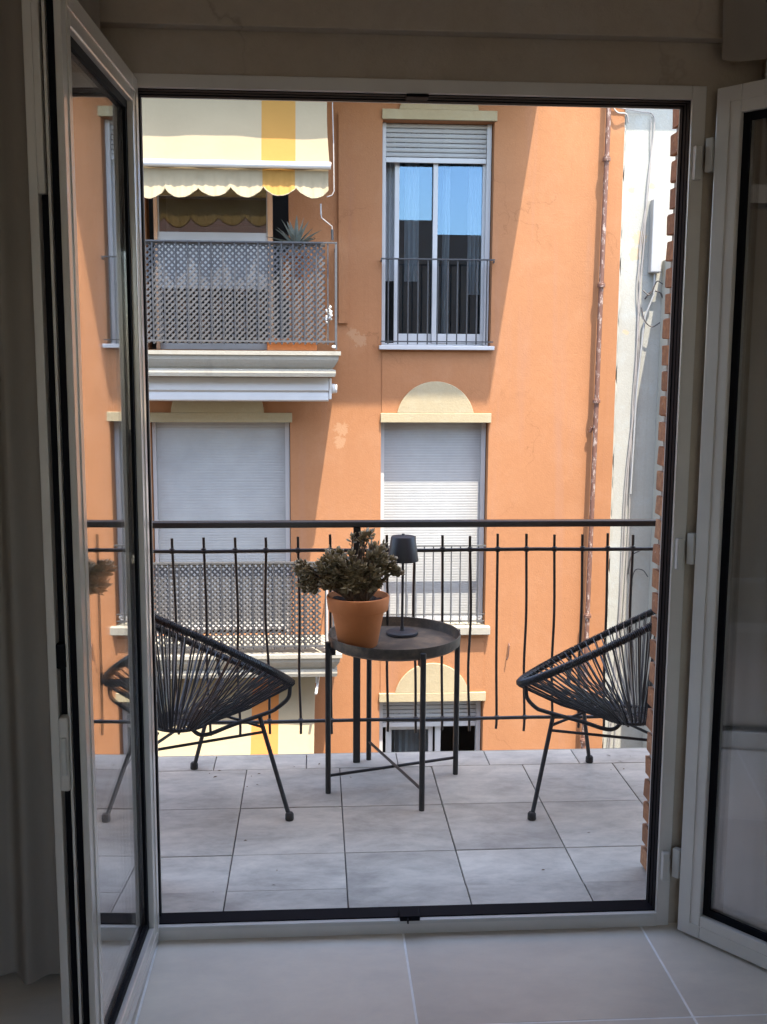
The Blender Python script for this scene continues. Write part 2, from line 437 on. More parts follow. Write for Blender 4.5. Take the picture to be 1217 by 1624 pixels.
# sills
for (a, b, z, t, mt) in ((.60, 1.685, 1.605, .035, 'iron_grey'), (.59, 1.70, -1.10, .075, 'stone'), (.59, 1.70, -3.85, .075, 'stone'), (.59, 1.70, 4.35, .07, 'stone')):
    part('sill', MB().box(a, b, FY - .07, FY + .2, z - t, z + .004), M_['pvc'] if mt == 'iron_grey' else M_[mt], bld, bevel=.006)

def shutter_box(o, zlow, name='roller_shutter', slat=.043, sep=True, y=.14):
    a, b, c, d = o
    sh = part('shutter_guide', MB().box(a + .008, a + .04, FY + y - .03, FY + y + .05, c, d - .002), M_['pvc'], bld)
    part('shutter_guide', MB().box(b - .05, b - .008, FY + y - .03, FY + y + .05, c, d - .002), M_['pvc'], bld)
    z = d - .004; k = 0
    me = None; jn = MB()
    while z - slat > zlow:
        pr = [(0, 0), (-.007, -.004), (-.010, -slat * .5), (-.007, -slat + .007), (0, -slat + .003)]
        if sep:
            if me is None:
                s_ = MB(); nn = len(pr)
                for xx in (a + .042, b - .052):
                    s_.v += [(xx, FY + y + q[0] * 1.3, q[1]) for q in pr]
                for i in range(nn): s_.f.append((i, (i + 1) % nn, nn + (i + 1) % nn, nn + i)); s_.mi.append(0)
                s_.f += [tuple(range(nn)), tuple(range(nn, 2 * nn))]; s_.mi += [0, 0]
                me = s_.mesh('slat', M_['shutter'])
            p_ = part('slat', me, None, sh); p_.location = (0, 0, z)
        else:
            n0 = len(jn.v); nn = len(pr)
            pr = [(0, 0), (-.0015, -.002), (-.0020, -slat * .5), (-.0015, -slat + .003), (0, -slat + .0015)]
            for xx in (a + .042, b - .052): jn.v += [(xx, FY + y + q[0], z + q[1]) for q in pr]
            for i in range(nn - 1): jn.f.append((n0 + i, n0 + i + 1, n0 + nn + i + 1, n0 + nn + i)); jn.mi.append(0)
        z -= slat
    if not sep:
        jn.box(a + .042, b - .052, FY + y + .002, FY + y + .01, zlow, d - .01)
        part('shutter_curtain', jn, M_['shutter'], sh, kind='stuff')
    bar = MB().box(a + .042, b - .052, FY + y - .014, FY + y + .008, z - .048, z - .002)
    part('bottom_bar', bar, M_['pvc'], sh, bevel=.003)
    return sh, z
def pane(fr, x0, x1, z0, z1, y): part('pane', MB().box(x0, x1, y, y + .006, z0, z1), M_['glass_far'], fr)

# upper right window: shutter partly down, two white sashes, clear blue reflections
a, b, c, d = W1
shutter_box(W1, 3.30)
fr = MB(); y = FY + .20
fr.box(a, a + .02, y - .02, y + .05, c, d); fr.box(b - .03, b, y - .02, y + .05, c, d); fr.box(a, b, y - .02, y + .05, c, c + .03)
frame = part('window_frame', fr, M_['pvc'], bld, bevel=.004)
def sash(x0, x1, z0, z1, y, fw=.045, bot=.09, nm='sash', tilt=0, gm='glass_far'):
    m = MB(); m.box(x0, x0 + fw, y - .02, y + .02, z0, z1); m.box(x1 - fw, x1, y - .02, y + .02, z0, z1)
    m.box(x0 + fw, x1 - fw, y - .02, y + .02, z0, z0 + bot); m.box(x0 + fw, x1 - fw, y - .02, y + .02, z1 - .04, z1)
    s_ = part(nm, m, M_['pvc'], bld, bevel=.004)
    p_ = MB(); zc = (z0 + bot + z1 - .04) / 2; hz = (z1 - .04 - z0 - bot) / 2 + .002
    p_.obox(((x0 + x1) / 2, y, zc), ((x1 - x0) / 2 - fw + .002, 0, 0), (0, .003, 0), (0, hz * math.sin(tilt), hz))
    part('pane', p_, M_[gm], s_); return s_
sash(.755, 1.165, c + .03, 3.40, y + .035, tilt=0)
sash(1.115, 1.627, c + .03, 3.40, y - .01, tilt=math.radians(.9))
def drape(x0, x1, z0, z1, y, folds, mat, amp=.02, nm='curtain', parent=bld):
    m = MB(); m.grid(lambda u, v: (x0 + (x1 - x0) * u, y + amp * math.sin(u * folds * 2 * PI) + amp * .4 * math.sin(u * folds * 5.1), z0 + (z1 - z0) * v), int(folds * 10), 1)
    return part(nm, m, mat, parent, smooth=True, fix=False)
drape(.63, .77, c + .62, 3.6, FY + .32, 3, M_['drape']); drape(.86, 1.0, c + .62, 3.6, FY + .34, 3, M_['drape'])
drape(1.22, 1.29, c + .03, 3.6, FY + .30, 2, M_['drape']); drape(1.47, 1.63, c + .5, 3.6, FY + .33, 4, M_['drape'])
def balcony_rail(x0, x1, z0, z1, y, sp, n, top=.012, deep=.02, scroll=False, r=.007, low=.0, mat='metal_dark'):
    rl = part('railing', MB().box(x0, x1, y - deep, y + deep, z1 - top, z1), M_[mat], bld)
    part('bottom_rail', MB().box(x0, x1, y - .006, y + .006, z0 + .02, z0 + .032), M_[mat], rl)
    if scroll: part('bottom_rail', MB().box(x0, x1, y - .006, y + .006, z0 + .09, z0 + .098), M_[mat], rl)
    for xx in (x0 + .004, x1 - .004): part('wall_tie', MB().box(xx - .004, xx + .004, y, FY + .02, z1 - .03, z1 - .015), M_[mat], rl)
    me = None
    for i in range(n):
        if me is None: me = MB().tube([(0, y, z0), (0, y, z1 - .006)], r, 6).mesh('baluster', M_[mat])
        b_ = part('baluster', me, None, rl); b_.location = (x0 + sp * (i + .5) + (x1 - x0 - sp * n) / 2, 0, 0)
    if scroll:
        s_ = MB(); k = 0; xx = x0 + sp / 2
        while xx < x1 - .04:
            s_.tube([(xx + .030 * math.cos(t) * (1 - t / 14), y, z0 + .06 + .026 * math.sin(t) * (1 - t / 14)) for t in [q * .5 for q in range(18)]], .003, 5); xx += .066
        part('scroll_ornament', s_, M_['pvc'], rl, kind='stuff')
    return rl
balcony_rail(.612, 1.672, 1.62, 2.405, FY - .06, .092, 11)
# lower right window: shutter closed
shutter_box(W2, -1.06, sep=False, slat=.026, y=.155)
balcony_rail(.632, 1.652, -1.08, -.30, FY + .015, .088, 11, top=.012, deep=.017, scroll=True, mat='iron_grey')
# bottom right window
a, b, c, d = W3
shutter_box(W3, -2.16)
y = FY + .20
fr = MB(); fr.box(a, a + .03, y - .02, y + .05, c, d); fr.box(b - .04, b, y - .02, y + .05, c, d); part('window_frame', fr, M_['pvc'], bld)
sash(.715, 1.18, c + .03, -2.18, y + .02); 
part('sash', MB().box(1.20, 1.255, y - .03, y + .02, c, -2.18).box(.70, .715, y - .03, y + .0, c, -2.18), M_['pvc'], bld)
drape(.80, 1.18, c, -2.1, FY + .36, 6, M_['drape'])
# upper right (out of frame) window
sash(W0[0], 1.14, W0[2], W0[3], FY + .2); sash(1.14, W0[1], W0[2], W0[3], FY + .2)
# balcony doors at left
shutter_box(D2, -1.10, sep=False, slat=.026, y=.10)
a, b, c, d = D1
sash(-1.44, -.43, c, 3.6, FY + .12, fw=.012, bot=.06, gm='glass_plain')
part('reflection_panel', MB().box(-1.44, -.43, FY + .075, FY + .095, 2.12, 2.63), M_['pvc'], bld)  # pale panel stands in for the bright reflection in the door glass
fr = MB(); fr.box(-1.47, -1.44, FY + .06, FY + .16, c, d - .05); fr.box(-.43, -.385, FY + .06, FY + .16, c, d - .05)
part('door_frame', fr, varied('pale_wood_frame', (.62, .36, .20), .5, .1, 5, 0), bld)
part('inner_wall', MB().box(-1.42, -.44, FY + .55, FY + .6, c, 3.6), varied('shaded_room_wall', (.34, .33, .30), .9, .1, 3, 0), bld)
sash(D0[0], -.89, D0[2], D0[3], FY + .15); sash(-.89, D0[1], D0[2], D0[3], FY + .15)
sash(D3[0], -.89, D3[2], D3[3], FY + .15); sash(-.89, D3[1], D3[2], D3[3], FY + .15)

def slab(xl, xr, yf, ztop, s=1.0, zl=None):
    lv = [(0, 0), (-.035, 0), (-.04, .018), (-.075, .022), (-.10, .035), (-.135, .058), (-.155, .078), (-.163, .046), (-.19, .042), (-.222, .050), (-.226, .12)]
    m = MB()
    for i, (z, o) in enumerate(lv):
        z = ztop + z * s; o *= s
        m.v += [(xl + o, yf + o, z), (xr - o, yf + o, z), (xr - o, FY + .005, z), (xl + o, FY + .005, z)]
        if i:
            k = i * 4
            for j in range(4): m.f.append((k - 4 + j, k - 4 + (j + 1) % 4, k + (j + 1) % 4, k + j)); m.mi.append(0)
    m.f.append((0, 1, 2, 3)); m.mi.append(0); k = (len(lv) - 1) * 4; m.f.append((k, k + 3, k + 2, k + 1)); m.mi.append(0)
    return part('balcony_slab', m, M_['stone'], bld)
def lattice(x0, x1, z0, z1, y, parent, pitch=.052, wd=.0165, th=.003, side=None):
    m = MB(); h = z1 - z0; W = x1 - x0
    for sgn, yy in ((1, y), (-1, y + th * 2.1)):
        n = int((W + h) / pitch) + 2
        for i in range(n):
            # line x = s + sgn*(z - z0)
            s_ = (x0 - h if sgn == 1 else x0) + i * pitch
            za, zb = z0, z1
            xa, xb = s_, s_ + sgn * h
            # clip in x
            pts = []
            lo_t, hi_t = 0.0, 1.0
            dx = xb - xa
            t0, t1 = sorted(((x0 - xa) / dx, (x1 - xa) / dx))
            lo_t, hi_t = max(lo_t, t0), min(hi_t, t1)
            if hi_t - lo_t < .01: continue
            p, q = Vector((xa + dx * lo_t, yy, z0 + h * lo_t)), Vector((xa + dx * hi_t, yy, z0 + h * hi_t))
            d_ = (q - p); L = d_.length / 2; d_.normalize(); nn = Vector((-d_.z, 0, d_.x))
            m.obox((p + q) / 2, d_ * L, (0, th, 0), nn * wd / 2)
    m.box(x0, x1, y - .006, y + .012, z1 - .012, z1 + .006)
    return part('lattice_panel', m, M_['lattice'], parent, kind='stuff')
def front_railing(xl, xr, yf, z0, z1, zlat, sp=.1, mat='metal_dark', lx1=.09, side=True):
    m = MB()
    rl = part('railing', m.box(xl, xr, yf - .012, yf + .012, z1 - .012, z1), M_['iron_grey'], bld)
    part('bottom_rail', MB().box(xl + .021, xr - .021, yf - .008, yf + .008, z0 + .02, z0 + .035), M_['iron_grey'], rl)
    part('side_rail', MB().box(xr - .012, xr, yf + .013, FY, z1 - .012, z1), M_['iron_grey'], rl); part('side_rail', MB().box(xr - .012, xr, yf + .013, FY, z0 + .02, z0 + .035), M_['iron_grey'], rl)
    part('post', MB().box(xr - .02, xr, yf - .01, yf + .01, z0 - .04, z1 - .0125), M_['iron_grey'], rl); part('post', MB().box(xl, xl + .02, yf - .01, yf + .01, z0 - .04, z1 - .0125), M_['iron_grey'], rl)
    bm_ = MB().box(-.006, .006, yf - .006, yf + .006, z0, z1 - .01).mesh('baluster', M_[mat])
    x = xr - .08
    while x > xl + .05:
        b_ = part('baluster', bm_, None, rl); b_.location = (x, 0, 0); x -= sp
    if side:
        bs = MB().box(xr - .011, xr - .001, -.006, .006, z0, z1 - .01).mesh('side_baluster', M_[mat])
        yy = yf + .1
        while yy < FY - .05:
            b_ = part('side_baluster', bs, None, rl); b_.location = (0, yy, 0); yy += .1
    for i in range(2):
        m2 = MB().lathe([(.0, 0), (.014, .002), (.018, .012), (.012, .022), (0, .026)], (xr - .03 - i * (xr - xl - .06) * .78, yf - .01, z0 - .028), 12)
        part('foot_ball', m2, M_['pale'], rl, smooth=True)
    lattice(xl + .02, lx1, zlat, z1 - .015, yf + .03, rl)
    return rl
slab(-2.0, .228, 9.30, 1.545)
front_railing(-1.96, .196, 9.335, 1.60, 2.475, 1.61)
slab(-2.0, .24, 9.30, -1.175)
front_railing(-1.96, .17, 9.335, -1.13, -.325, -1.12, sp=.093, mat='metal_dark', lx1=.045)
slab(-3.6, 2.112, 8.998, 4.285)          # long balcony of the floor above, it shades the wall
part('side_post', MB().box(.085, .115, 9.36, 9.40, -1.16, -.34).box(.125, .14, 9.36, 9.4, -1.16, -.34), M_['pvc'], bld)

# -------- awnings
def fab(name, parent, P, Q, xl, xr, sx0, sx1, sag=.02, mats=None, seed=0, nv=14):
    m = MB(); rnd = random.Random(seed)
    ys, zs_ = P; ye, ze = Q
    def fn(u, v):
        x = xl + (xr - xl) * u
        s_ = sag * math.sin(v * PI) * (1 + .5 * math.sin(u * 9)) + .005 * math.sin(u * 34 + v * 3) + .012 * math.sin(u * 13 + v * 5) * math.sin(v * PI)
        return (x - .02 * math.sin(v * PI) * (1 if u > .98 else 0), ys + (ye - ys) * v, zs_ + (ze - zs_) * v - s_)
    nu = 80
    m.grid(fn, nu, nv, mi=lambda u, v: 1 if sx0 < xl + (xr - xl) * (u + .5 / nu) < sx1 else 0)
    return part(name, m, mats or [M_['awn'], M_['awn_y']], parent, smooth=True, fix=False)
aw = thing('awning', 'open cream awning with one yellow stripe and a scalloped edge over the upper balcony', 'awning', (-.9, 9.5, 3.9), 'awnings over the balconies')
AX0, AX1, AY, AZ = -1.95, .130, 9.21, 3.082
fab('canopy', aw, (9.48, 4.03), (AY, AZ + .01), AX0, AX1, -.435, -.160, sag=.03)
part('front_bar', MB().tube([(AX0 - .01, AY - .03, AZ), (AX1 + .012, AY - .03, AZ)], .030, 14), M_['alu'], aw, smooth=True)
part('cassette', MB().box(AX0, AX1, 9.44, 9.58, 3.94, 4.055), M_['alu'], aw, bevel=.02)
v = MB(); SW = .272
def val(u, w_):
    x = AX0 + (AX1 - .01 - AX0) * u
    k = ((AX1 - .01) - x) / SW; fr_ = k - math.floor(k)
    ztop = AZ - .02
    zb = AZ - .185 - .012 * math.sin(x * 3.7) - (.085 + .010 * math.sin(x * 8.3)) * math.sin(PI * fr_) ** .75
    z = ztop + (zb - ztop) * w_
    puck = .022 * w_ * w_ * math.sin(PI * fr_) - .012 * w_ * (1 - math.sin(PI * fr_)) + .006 * math.sin(x * 61) * w_ + .004 * math.sin(x * 131 + 1) * w_
    return (x, AY + .012 - puck - .045 * max(0, w_ - .55) / .45, z)
NU = 228
v.grid(val, NU, 10, mi=lambda u, w_: 1 if -.435 < AX0 + (AX1 - .01 - AX0) * (u + .5 / NU) < -.16 else 0)
part('valance', v, [M_['awn'], M_['awn_y']], aw, smooth=True, fix=False)
part('piping', MB().tube([val(i / 300, 1) for i in range(301)], .005, 6), M_['awn'], aw, smooth=True)
for xx in (AX0 + .15, AX1 - .05):
    part('folding_arm', MB().tube([(xx, 9.96, 3.20), (xx, 9.6, 3.05), (xx, AY + .02, AZ - .015)], .014, 8), M_['alu'], aw, smooth=True)
part('crank_rod', MB().tube([(.150, 9.50, 4.0), (.165, 9.3, 3.3), (.168, AY, AZ - .20), (.150, AY, AZ - .235), (.105, AY, AZ - .25)], .0045, 6), M_['cable'], aw, smooth=True)
ck = part('crank', MB().tube([(.055, AY + .03, 2.78), (.058, AY + .03, 2.69)], .007, 8).tube([(.06, AY + .03, 2.69), (.062, AY + .03, 2.665), (.150, AY + .03, 2.595), (.152, AY + .03, 2.57)], .0045, 8), M_['cable'], aw, smooth=True)
part('grip', MB().tube([(.152, AY + .03, 2.57), (.154, AY + .03, 2.48)], .011, 8), M_['rail_black'], ck, smooth=True)
# closed awning cassette under the upper balcony
aw2 = thing('awning_cassette', 'white folded awning box under the upper balcony slab', 'awning', (-.9, 9.45, 1.1), 'awnings over the balconies')
prof = [(y_ + .13, z_) for y_, z_ in [(9.38, 1.315), (9.36, 1.25), (9.352, 1.20), (9.385, 1.185), (9.375, 1.15), (9.37, 1.112), (9.40, 1.10), (9.58, 1.13), (9.60, 1.30)]]
m = MB(); n_ = len(prof)
for xx in (-1.9, .122): m.v += [(xx, a_, b_) for a_, b_ in prof]
for i in range(n_): m.f.append((i, (i + 1) % n_, n_ + (i + 1) % n_, n_ + i)); m.mi.append(0)
m.f += [tuple(range(n_)), tuple(range(n_, 2 * n_))]; m.mi += [0, 0]
part('casing', m, M_['alu'], aw2, bevel=.004)
part('end_cap', MB().box(.124, .15, 9.50, 9.71, 1.12, 1.31), M_['alu'], aw2, bevel=.008)
part('winch_cap', MB().tube([(.151, 9.56, 1.215), (.20, 9.56, 1.215)], [.045, .038], 16), M_['alu'], aw2, smooth=True, bevel=.006)
# lower awning, open
aw3 = thing('awning', 'open cream awning with an orange stripe below the lower balcony', 'awning', (-.9, 9.4, -1.5), 'awnings over the balconies')
BX0, BX1 = -2.0, .0
fab('canopy', aw3, (9.84, -1.47), (8.62, -2.95), BX0, BX1, -.59, -.345, sag=.03, mats=[M_['awn'], M_['awn_o']])
part('front_bar', MB().tube([(BX0, 8.6, -2.97), (BX1 + .01, 8.6, -2.97)], .024, 10), M_['alu'], aw3, smooth=True)
part('valance', MB().grid(lambda u, w_: (BX0 + (BX1 - BX0) * u, 8.59, -2.98 - (.17 + .05 * abs(math.sin(u * 23))) * w_), 160, 4), [M_['awn']], aw3, smooth=True, fix=False)
part('cassette', MB().box(BX0, BX1 + .03, 9.80, 9.93, -1.60, -1.44), M_['alu'], aw3, bevel=.015)
part('end_bracket', MB().tube([(.02, 9.86, -1.42), (.025, 9.5, -1.46), (.0, 9.32, -1.55)], .012, 8), M_['alu'], aw3, smooth=True)

# -------- downpipe
dp = thing('downpipe', 'rusty peeling downpipe on the right end of the orange wall', 'pipe', (2.68, 9.93, -6))
pts = [(2.655 + .04 * max(0, (z + 1) / 5) + .0012 * math.sin(z * 2.1), FY - .075, z) for z in [x * .25 - 6 for x in range(54)]]
part('pipe', MB().tube(pts, .023, 14), M_['pipe'], dp, smooth=True)
def pipe_x(z): return 2.655 + .04 * max(0, (z + 1) / 5)
for z in (3.33, 2.19, 1.11, -.98, -2.25, 4.4):
    part('collar', MB().lathe([(.027, -.03), (.036, -.03), (.037, .0), (.030, .004), (.032, .012), (.027, .014)], (pipe_x(z), FY - .075, z), 16).tube([(pipe_x(z), FY - .075, z - .012), (pipe_x(z), FY + .01, z - .012)], .008, 6), M_['pipe'], dp, smooth=True)
part('bracket_knob', MB().tube([(pipe_x(1) - .03, FY - .06, .85), (pipe_x(1) - .045, FY - .045, .80)], .016, 8), M_['pipe'], dp, smooth=True)

# -------- small things on the orange balcony
ag = thing('agave_plant', 'spiky grey agave standing behind the upper balcony lattice', 'plant', (-.16, 9.52, 2.02))
part('pot', MB().lathe([(.10, -.45), (.13, -.1), (.14, -.10), (.14, -.06), (.12, -.06)], (-.16, 9.52, 2.45), 20), M_['terracotta'], ag, smooth=True)
for i in range(24):
    aa = i * 2.399; lean = .18 + .95 * (i / 24); L = .30 - .06 * (i / 24) + random.uniform(-.03, .03)
    m = MB(); rows = 8; k0 = 0
    dirv = Vector((math.cos(aa), math.sin(aa), 0)); sd = Vector((-dirv.y, dirv.x, 0))
    for r_ in range(rows + 1):
        t = r_ / rows; ang = lean * (1 + .35 * t)
        p = Vector((-.16, 9.52, 2.42)) + dirv * (L * t * math.sin(ang)) + Vector((0, 0, L * t * math.cos(ang)))
        wd = .020 * (1 - t) ** .6 * (1 + .5 * math.sin(t * PI)) + .001
        up = Vector((-dirv.x * math.cos(ang), -dirv.y * math.cos(ang), math.sin(ang)))
        m.v += [tuple(p - sd * wd + up * wd * .45), tuple(p - up * wd * .3), tuple(p + sd * wd + up * wd * .45)]
        if r_:
            k = r_ * 3
            m.f += [(k - 3, k - 2, k + 1, k), (k - 2, k - 1, k + 2, k + 1), (k - 1, k - 3, k, k + 2)]; m.mi += [0] * 3
    part('leaf', m, M_['agave'], ag, smooth=True)
orn = thing('balcony_ornament', 'small pale twiggy ornament tied at the corner of the upper balcony', 'ornament', (.13, 9.40, 1.70))
m = MB()
for i in range(22):
    p = Vector((.125 + random.uniform(-.03, .03), 9.40 + random.uniform(-.03, .03), 1.86 + random.uniform(-.07, .07)))
    m.lathe([(0, -.012), (.008, -.006), (.010, .002), (.006, .010), (0, .014)], tuple(p), 7)
part('blossom', m, M_['pale'], orn, smooth=True, kind='stuff')
part('twig', MB().tube([(.10, 9.40, 1.62), (.115, 9.4, 1.75), (.13, 9.4, 1.95)], .005, 6).tube([(.115, 9.4, 1.75), (.15, 9.4, 1.88)], .004, 6), M_['stem'], orn, smooth=True)
bx = thing('planter_box', 'brown planter box on the floor of the upper balcony behind the lattice', 'planter', (-.2, 9.45, 1.545))
part('box', MB().box(-.42, .02, 9.42, 9.60, 1.546, 1.66), M_['terracotta'], bx, bevel=.01)
part('soil', MB().box(-.40, .00, 9.44, 9.58, 1.66, 1.664), M_['soil'], bx)

# ================================================================== WHITE BUILDING
wb = thing('white_house', 'whitewashed old house at the right with patched peeling plaster', 'house', (5, 12, -6))
m = MB()
nz = 160
def edge_x(z): return XR + .004 + .006 * math.sin(z * 9) + .004 * math.sin(z * 23)
m.box(XR + .02, 9, FY + .03, FY + 8, -6, 8)
part('wall', m, M_['whitewall'], wb)
m = MB(); m.box(3.29, 9, FY - .46, FY + .025, -6, 2.42); part('shadow_block', m, M_['whitewall'], wb)  # unseen block added to cast the slanting shadow on the white wall
m = MB(); m.box(2.95, 9, FY - .20, FY + .025, 4.33, 4.50); part('shadow_ledge', m, M_['stone'], wb)  # ledge added out of view to shade the top of this wall
m = MB(); m.grid(lambda u, q: (XR - .003 + (.012 + .010 * math.sin(q * 140) * math.sin(q * 51) + .006 * math.sin(q * 333)) * u + .012 * u, FY + .002 + .026 * u, -6 + 14 * q), 1, 500)
part('plaster_edge', m, M_['whitewall'], wb, fix=False)
ub = thing('junction_box', 'narrow white junction box on the white house wall', 'box', (3.18, FY, 2.3))
part('casing', MB().box(3.145, 3.245, FY - .08, FY + .028, 2.30, 2.975), M_['shutter'], ub, bevel=.012)
part('conduit', MB().tube([(3.20, FY - .03, 2.30), (3.20, FY - .03, 2.1), (3.13, FY - .01, 1.9), (3.08, FY - .0, 1.2), (3.06, FY, .2)], .009, 8), M_['shutter'], ub, smooth=True)
cb = thing('cable_bundle', 'thin loose cables hanging down the white house wall', 'cable', (3.1, FY, 0))
def cable(pts, r, mat, nm='cable'): part(nm, MB().tube(bez(pts, 10), r, 5), M_[mat], cb, smooth=True)
yc = FY + .012
cable([(2.70, yc - .03, 3.86), (2.78, yc - .05, 3.745), (2.87, yc - .04, 3.73), (2.9, yc - .02, 3.66)], .007, 'cable')
cable([(2.70, yc - .03, 3.80), (3.0, yc - .02, 3.76), (3.13, yc, 3.74), (3.15, yc, 3.60), (3.11, yc, 3.1), (3.10, yc, 2.6), (3.07, yc, 2.0), (3.07, yc, 1.2), (3.03, yc, .4), (3.02, yc, -.4), (3.0, yc, -1.2), (2.95, yc, -2.4)], .006, 'cable')
cable([(3.12, yc, 3.7), (3.13, yc, 3.2), (3.09, yc, 2.7), (3.05, yc, 2.2), (3.09, yc, 1.5), (3.01, yc, .3), (3.0, yc, -.8), (2.98, yc, -1.4), (2.93, yc, -2.4)], .005, 'cable')
cable([(3.10, yc, 2.9), (3.06, yc, 2.5), (3.08, yc, 1.9), (3.05, yc, 1.0), (3.06, yc, .0), (3.04, yc, -1.0), (3.0, yc, -2.4)], .005, 'cable')
cable([(3.12, yc - .02, 2.06), (3.18, yc - .03, 2.13), (3.26, yc - .03, 2.12), (3.3, yc - .02, 2.06)], .008, 'cable_d')
cable([(3.09, yc - .02, 1.98), (3.12, yc - .04, 1.86), (3.19, yc - .05, 1.80), (3.27, yc - .04, 1.84)], .006, 'cable_d')
cable([(3.10, yc - .02, 2.14), (3.16, yc - .05, 2.10), (3.22, yc - .05, 2.22), (3.28, yc - .04, 2.20)], .006, 'cable_d')
cable([(3.07, yc, -.60), (3.09, yc - .02, -.42), (3.16, yc - .04, -.36), (3.24, yc - .04, -.34)], .006, 'cable_d')
cable([(3.10, yc, -.72), (3.13, yc - .02, -.56), (3.2, yc - .04, -.55), (3.26, yc - .03, -.62)], .005, 'cable_d')
# nail mark / little hook on the orange wall
hk = thing('wall_hook', 'small rusty hook in the orange wall right of the windows', 'hook', (1.86, FY, -1.35))
part('pin', MB().tube([(1.90, FY + .01, -1.28), (1.895, FY - .04, -1.30)], .008, 6), M_['pipe'], hk)
part('hook', MB().tube([(1.895, FY - .04, -1.30), (1.885, FY - .05, -1.40), (1.875, FY - .03, -1.44)], .006, 6), M_['pipe'], hk, smooth=True)

# ================================================================== OUR OWN HOUSE
OW = 2.85                     # outer face of our wall
m = MB()
m.box(-6, -.46, 2.50, OW - .125, -.1, 3.6); m.box(1.075, 6, 2.50, OW - .125, -.1, 3.6)
m.box(-.46, 1.075, 2.50, OW - .125, 2.12, 3.6)
struct('outer_wall', m, M_['outer'])
m = MB(); m.box(-6, -.72, OW - .124, OW, -.1, 3.6); m.box(1.30, 6, OW - .124, OW, -.1, 3.6); m.box(-.72, 1.30, OW - .124, OW, 2.62, 3.6)
struct('outer_wall_facing', m, M_['outer'])
struct('roof', MB().box(-6, 6, -3.5, 2.85, 3.602, 3.75), M_['outer'])
struct('house_base', MB().box(-6, 6, -3.5, 2.5, -6, -.12), M_['outer'])
# brick piers beside the door opening
def brick_mesh(lx, seed, ly=.120, lz=.053):
    r = random.Random(seed); b = bmesh.new(); bmesh.ops.create_cube(b, size=1)
    for v_ in b.verts: v_.co = (v_.co.x * lx, v_.co.y * ly, v_.co.z * lz)
    bmesh.ops.bevel(b, geom=b.edges[:], offset=.0025, segments=1, affect='EDGES')
    for v_ in b.verts: v_.co += Vector((r.uniform(-.0018, .0018), r.uniform(-.0015, .0015), r.uniform(-.0018, .0018)))
    me = bpy.data.meshes.new('brick'); b.to_mesh(me); b.free(); me.materials.append(M_['brick']); return me
long_m = [brick_mesh(.236, s) for s in range(8)]; short_m = [brick_mesh(.112, 20 + s) for s in range(8)]
def pier(x0, x1, sgn, label):
    # x0: the corner edge facing the opening
    t = thing('brick_pier', label, 'brick wall', (x0, OW - .06, 0), 'brick piers beside the door opening')
    part('mortar_bed', MB().box(x0 + sgn * .010, x1, OW - .110, OW - .014, 0, 2.615), M_['mortar'], t)
    z = .012; i = 0
    while z < 2.56:
        j = random.uniform(-.0022, .0022)
        if i % 2 == 0: seq = [(long_m, .236), (short_m, .112)]
        else: seq = [(short_m, .112), (long_m, .236)]
        x = x0 + sgn * j
        for ms, L in seq:
            b_ = part('brick', random.choice(ms), None, t); b_.location = (x + sgn * L / 2, OW - .062, z + .0265)
            b_.rotation_euler = (random.uniform(-.012, .012), random.uniform(-.012, .012) + (PI if random.random() < .5 else 0), random.uniform(-.01, .01))
            b_.location.x += random.uniform(-.001, .001)
            x += sgn * (L + .012)
        z += .0684; i += 1
    return t
pier(.943, 1.30, 1, 'rough red brick pier with raked joints right of the balcony door')
pier(-.475, -.72, -1, 'rough red brick pier left of the balcony door behind the glass leaf')

# balcony floor: grout bed, slab and tiles
struct('balcony_deck', MB().box(-2.6, 2.6, 2.50, 3.775, -.20, -.008), M_['grout_dark'])
dk = bpy.data.objects['balcony_deck']
X0, S3 = -.2484, 1 / 3
def tile_mesh(lx, ly, lz=.012):
    b = bmesh.new(); bmesh.ops.create_cube(b, size=1)
    for v_ in b.verts: v_.co = (v_.co.x * lx, v_.co.y * ly, (v_.co.z - .5) * lz)
    bmesh.ops.bevel(b, geom=[e for e in b.edges if all(v_.co.z > -.001 for v_ in e.verts)], offset=.0015, segments=1, affect='EDGES')
    me = bpy.data.meshes.new('tile'); b.to_mesh(me); b.free(); return me
for (y0, y1, dz) in ((3.643, 3.785, .0), (3.31, 3.643, 0), (2.977, 3.31, 0), (2.758, 2.977, 0), (2.515, 2.758, .003)):
    me = tile_mesh(S3 - .0034, y1 - y0 - .0034); me.materials.append(M_['tile_out'])
    for i in range(-7, 9):
        t = part('tile', me, None, dk)
        off = -.12 if y0 > 3.6 else 0
        t.location = (X0 + (i + .5) * S3 + off, (y0 + y1) / 2, dz + random.uniform(-.0008, .0008))
        t.rotation_euler = (random.uniform(-.001, .001), random.uniform(-.001, .001), 0)
struct('balcony_edge', MB().box(-2.6, 2.6, 3.786, 3.80, -.22, -.004), M_['stone'])

# ================================================================== INTERIOR
FL = .05
struct('room_floor_base', MB().box(-2.4, 2.8, -3.2, 2.49, -.05, FL - .0006), M_['grout_light'])
rf = bpy.data.objects['room_floor_base']
ys_ = [(2.062, 2.47), (1.462, 2.062), (.862, 1.462), (.262, .862), (-.338, .262), (-.938, -.338), (-1.538, -.938), (-2.138, -1.538), (-2.738, -2.138)]
for (y0, y1) in ys_:
    me = tile_mesh(.6 - .0035, y1 - y0 - .0035); me.materials.append(M_['tile_in'])
    for i in range(-4, 4):
        t = part('tile', me, None, rf); t.location = (.214 + (i + .5) * .6, (y0 + y1) / 2, FL)
m = MB()
m.box(-2.4, -.425, 2.445, 2.495, FL - .01, 2.75); m.box(.885, 2.8, 2.445, 2.495, FL - .01, 2.75); m.box(-.425, .885, 2.445, 2.495, 2.072, 2.75)
struct('room_wall_door_side', m, M_['room_wall'])
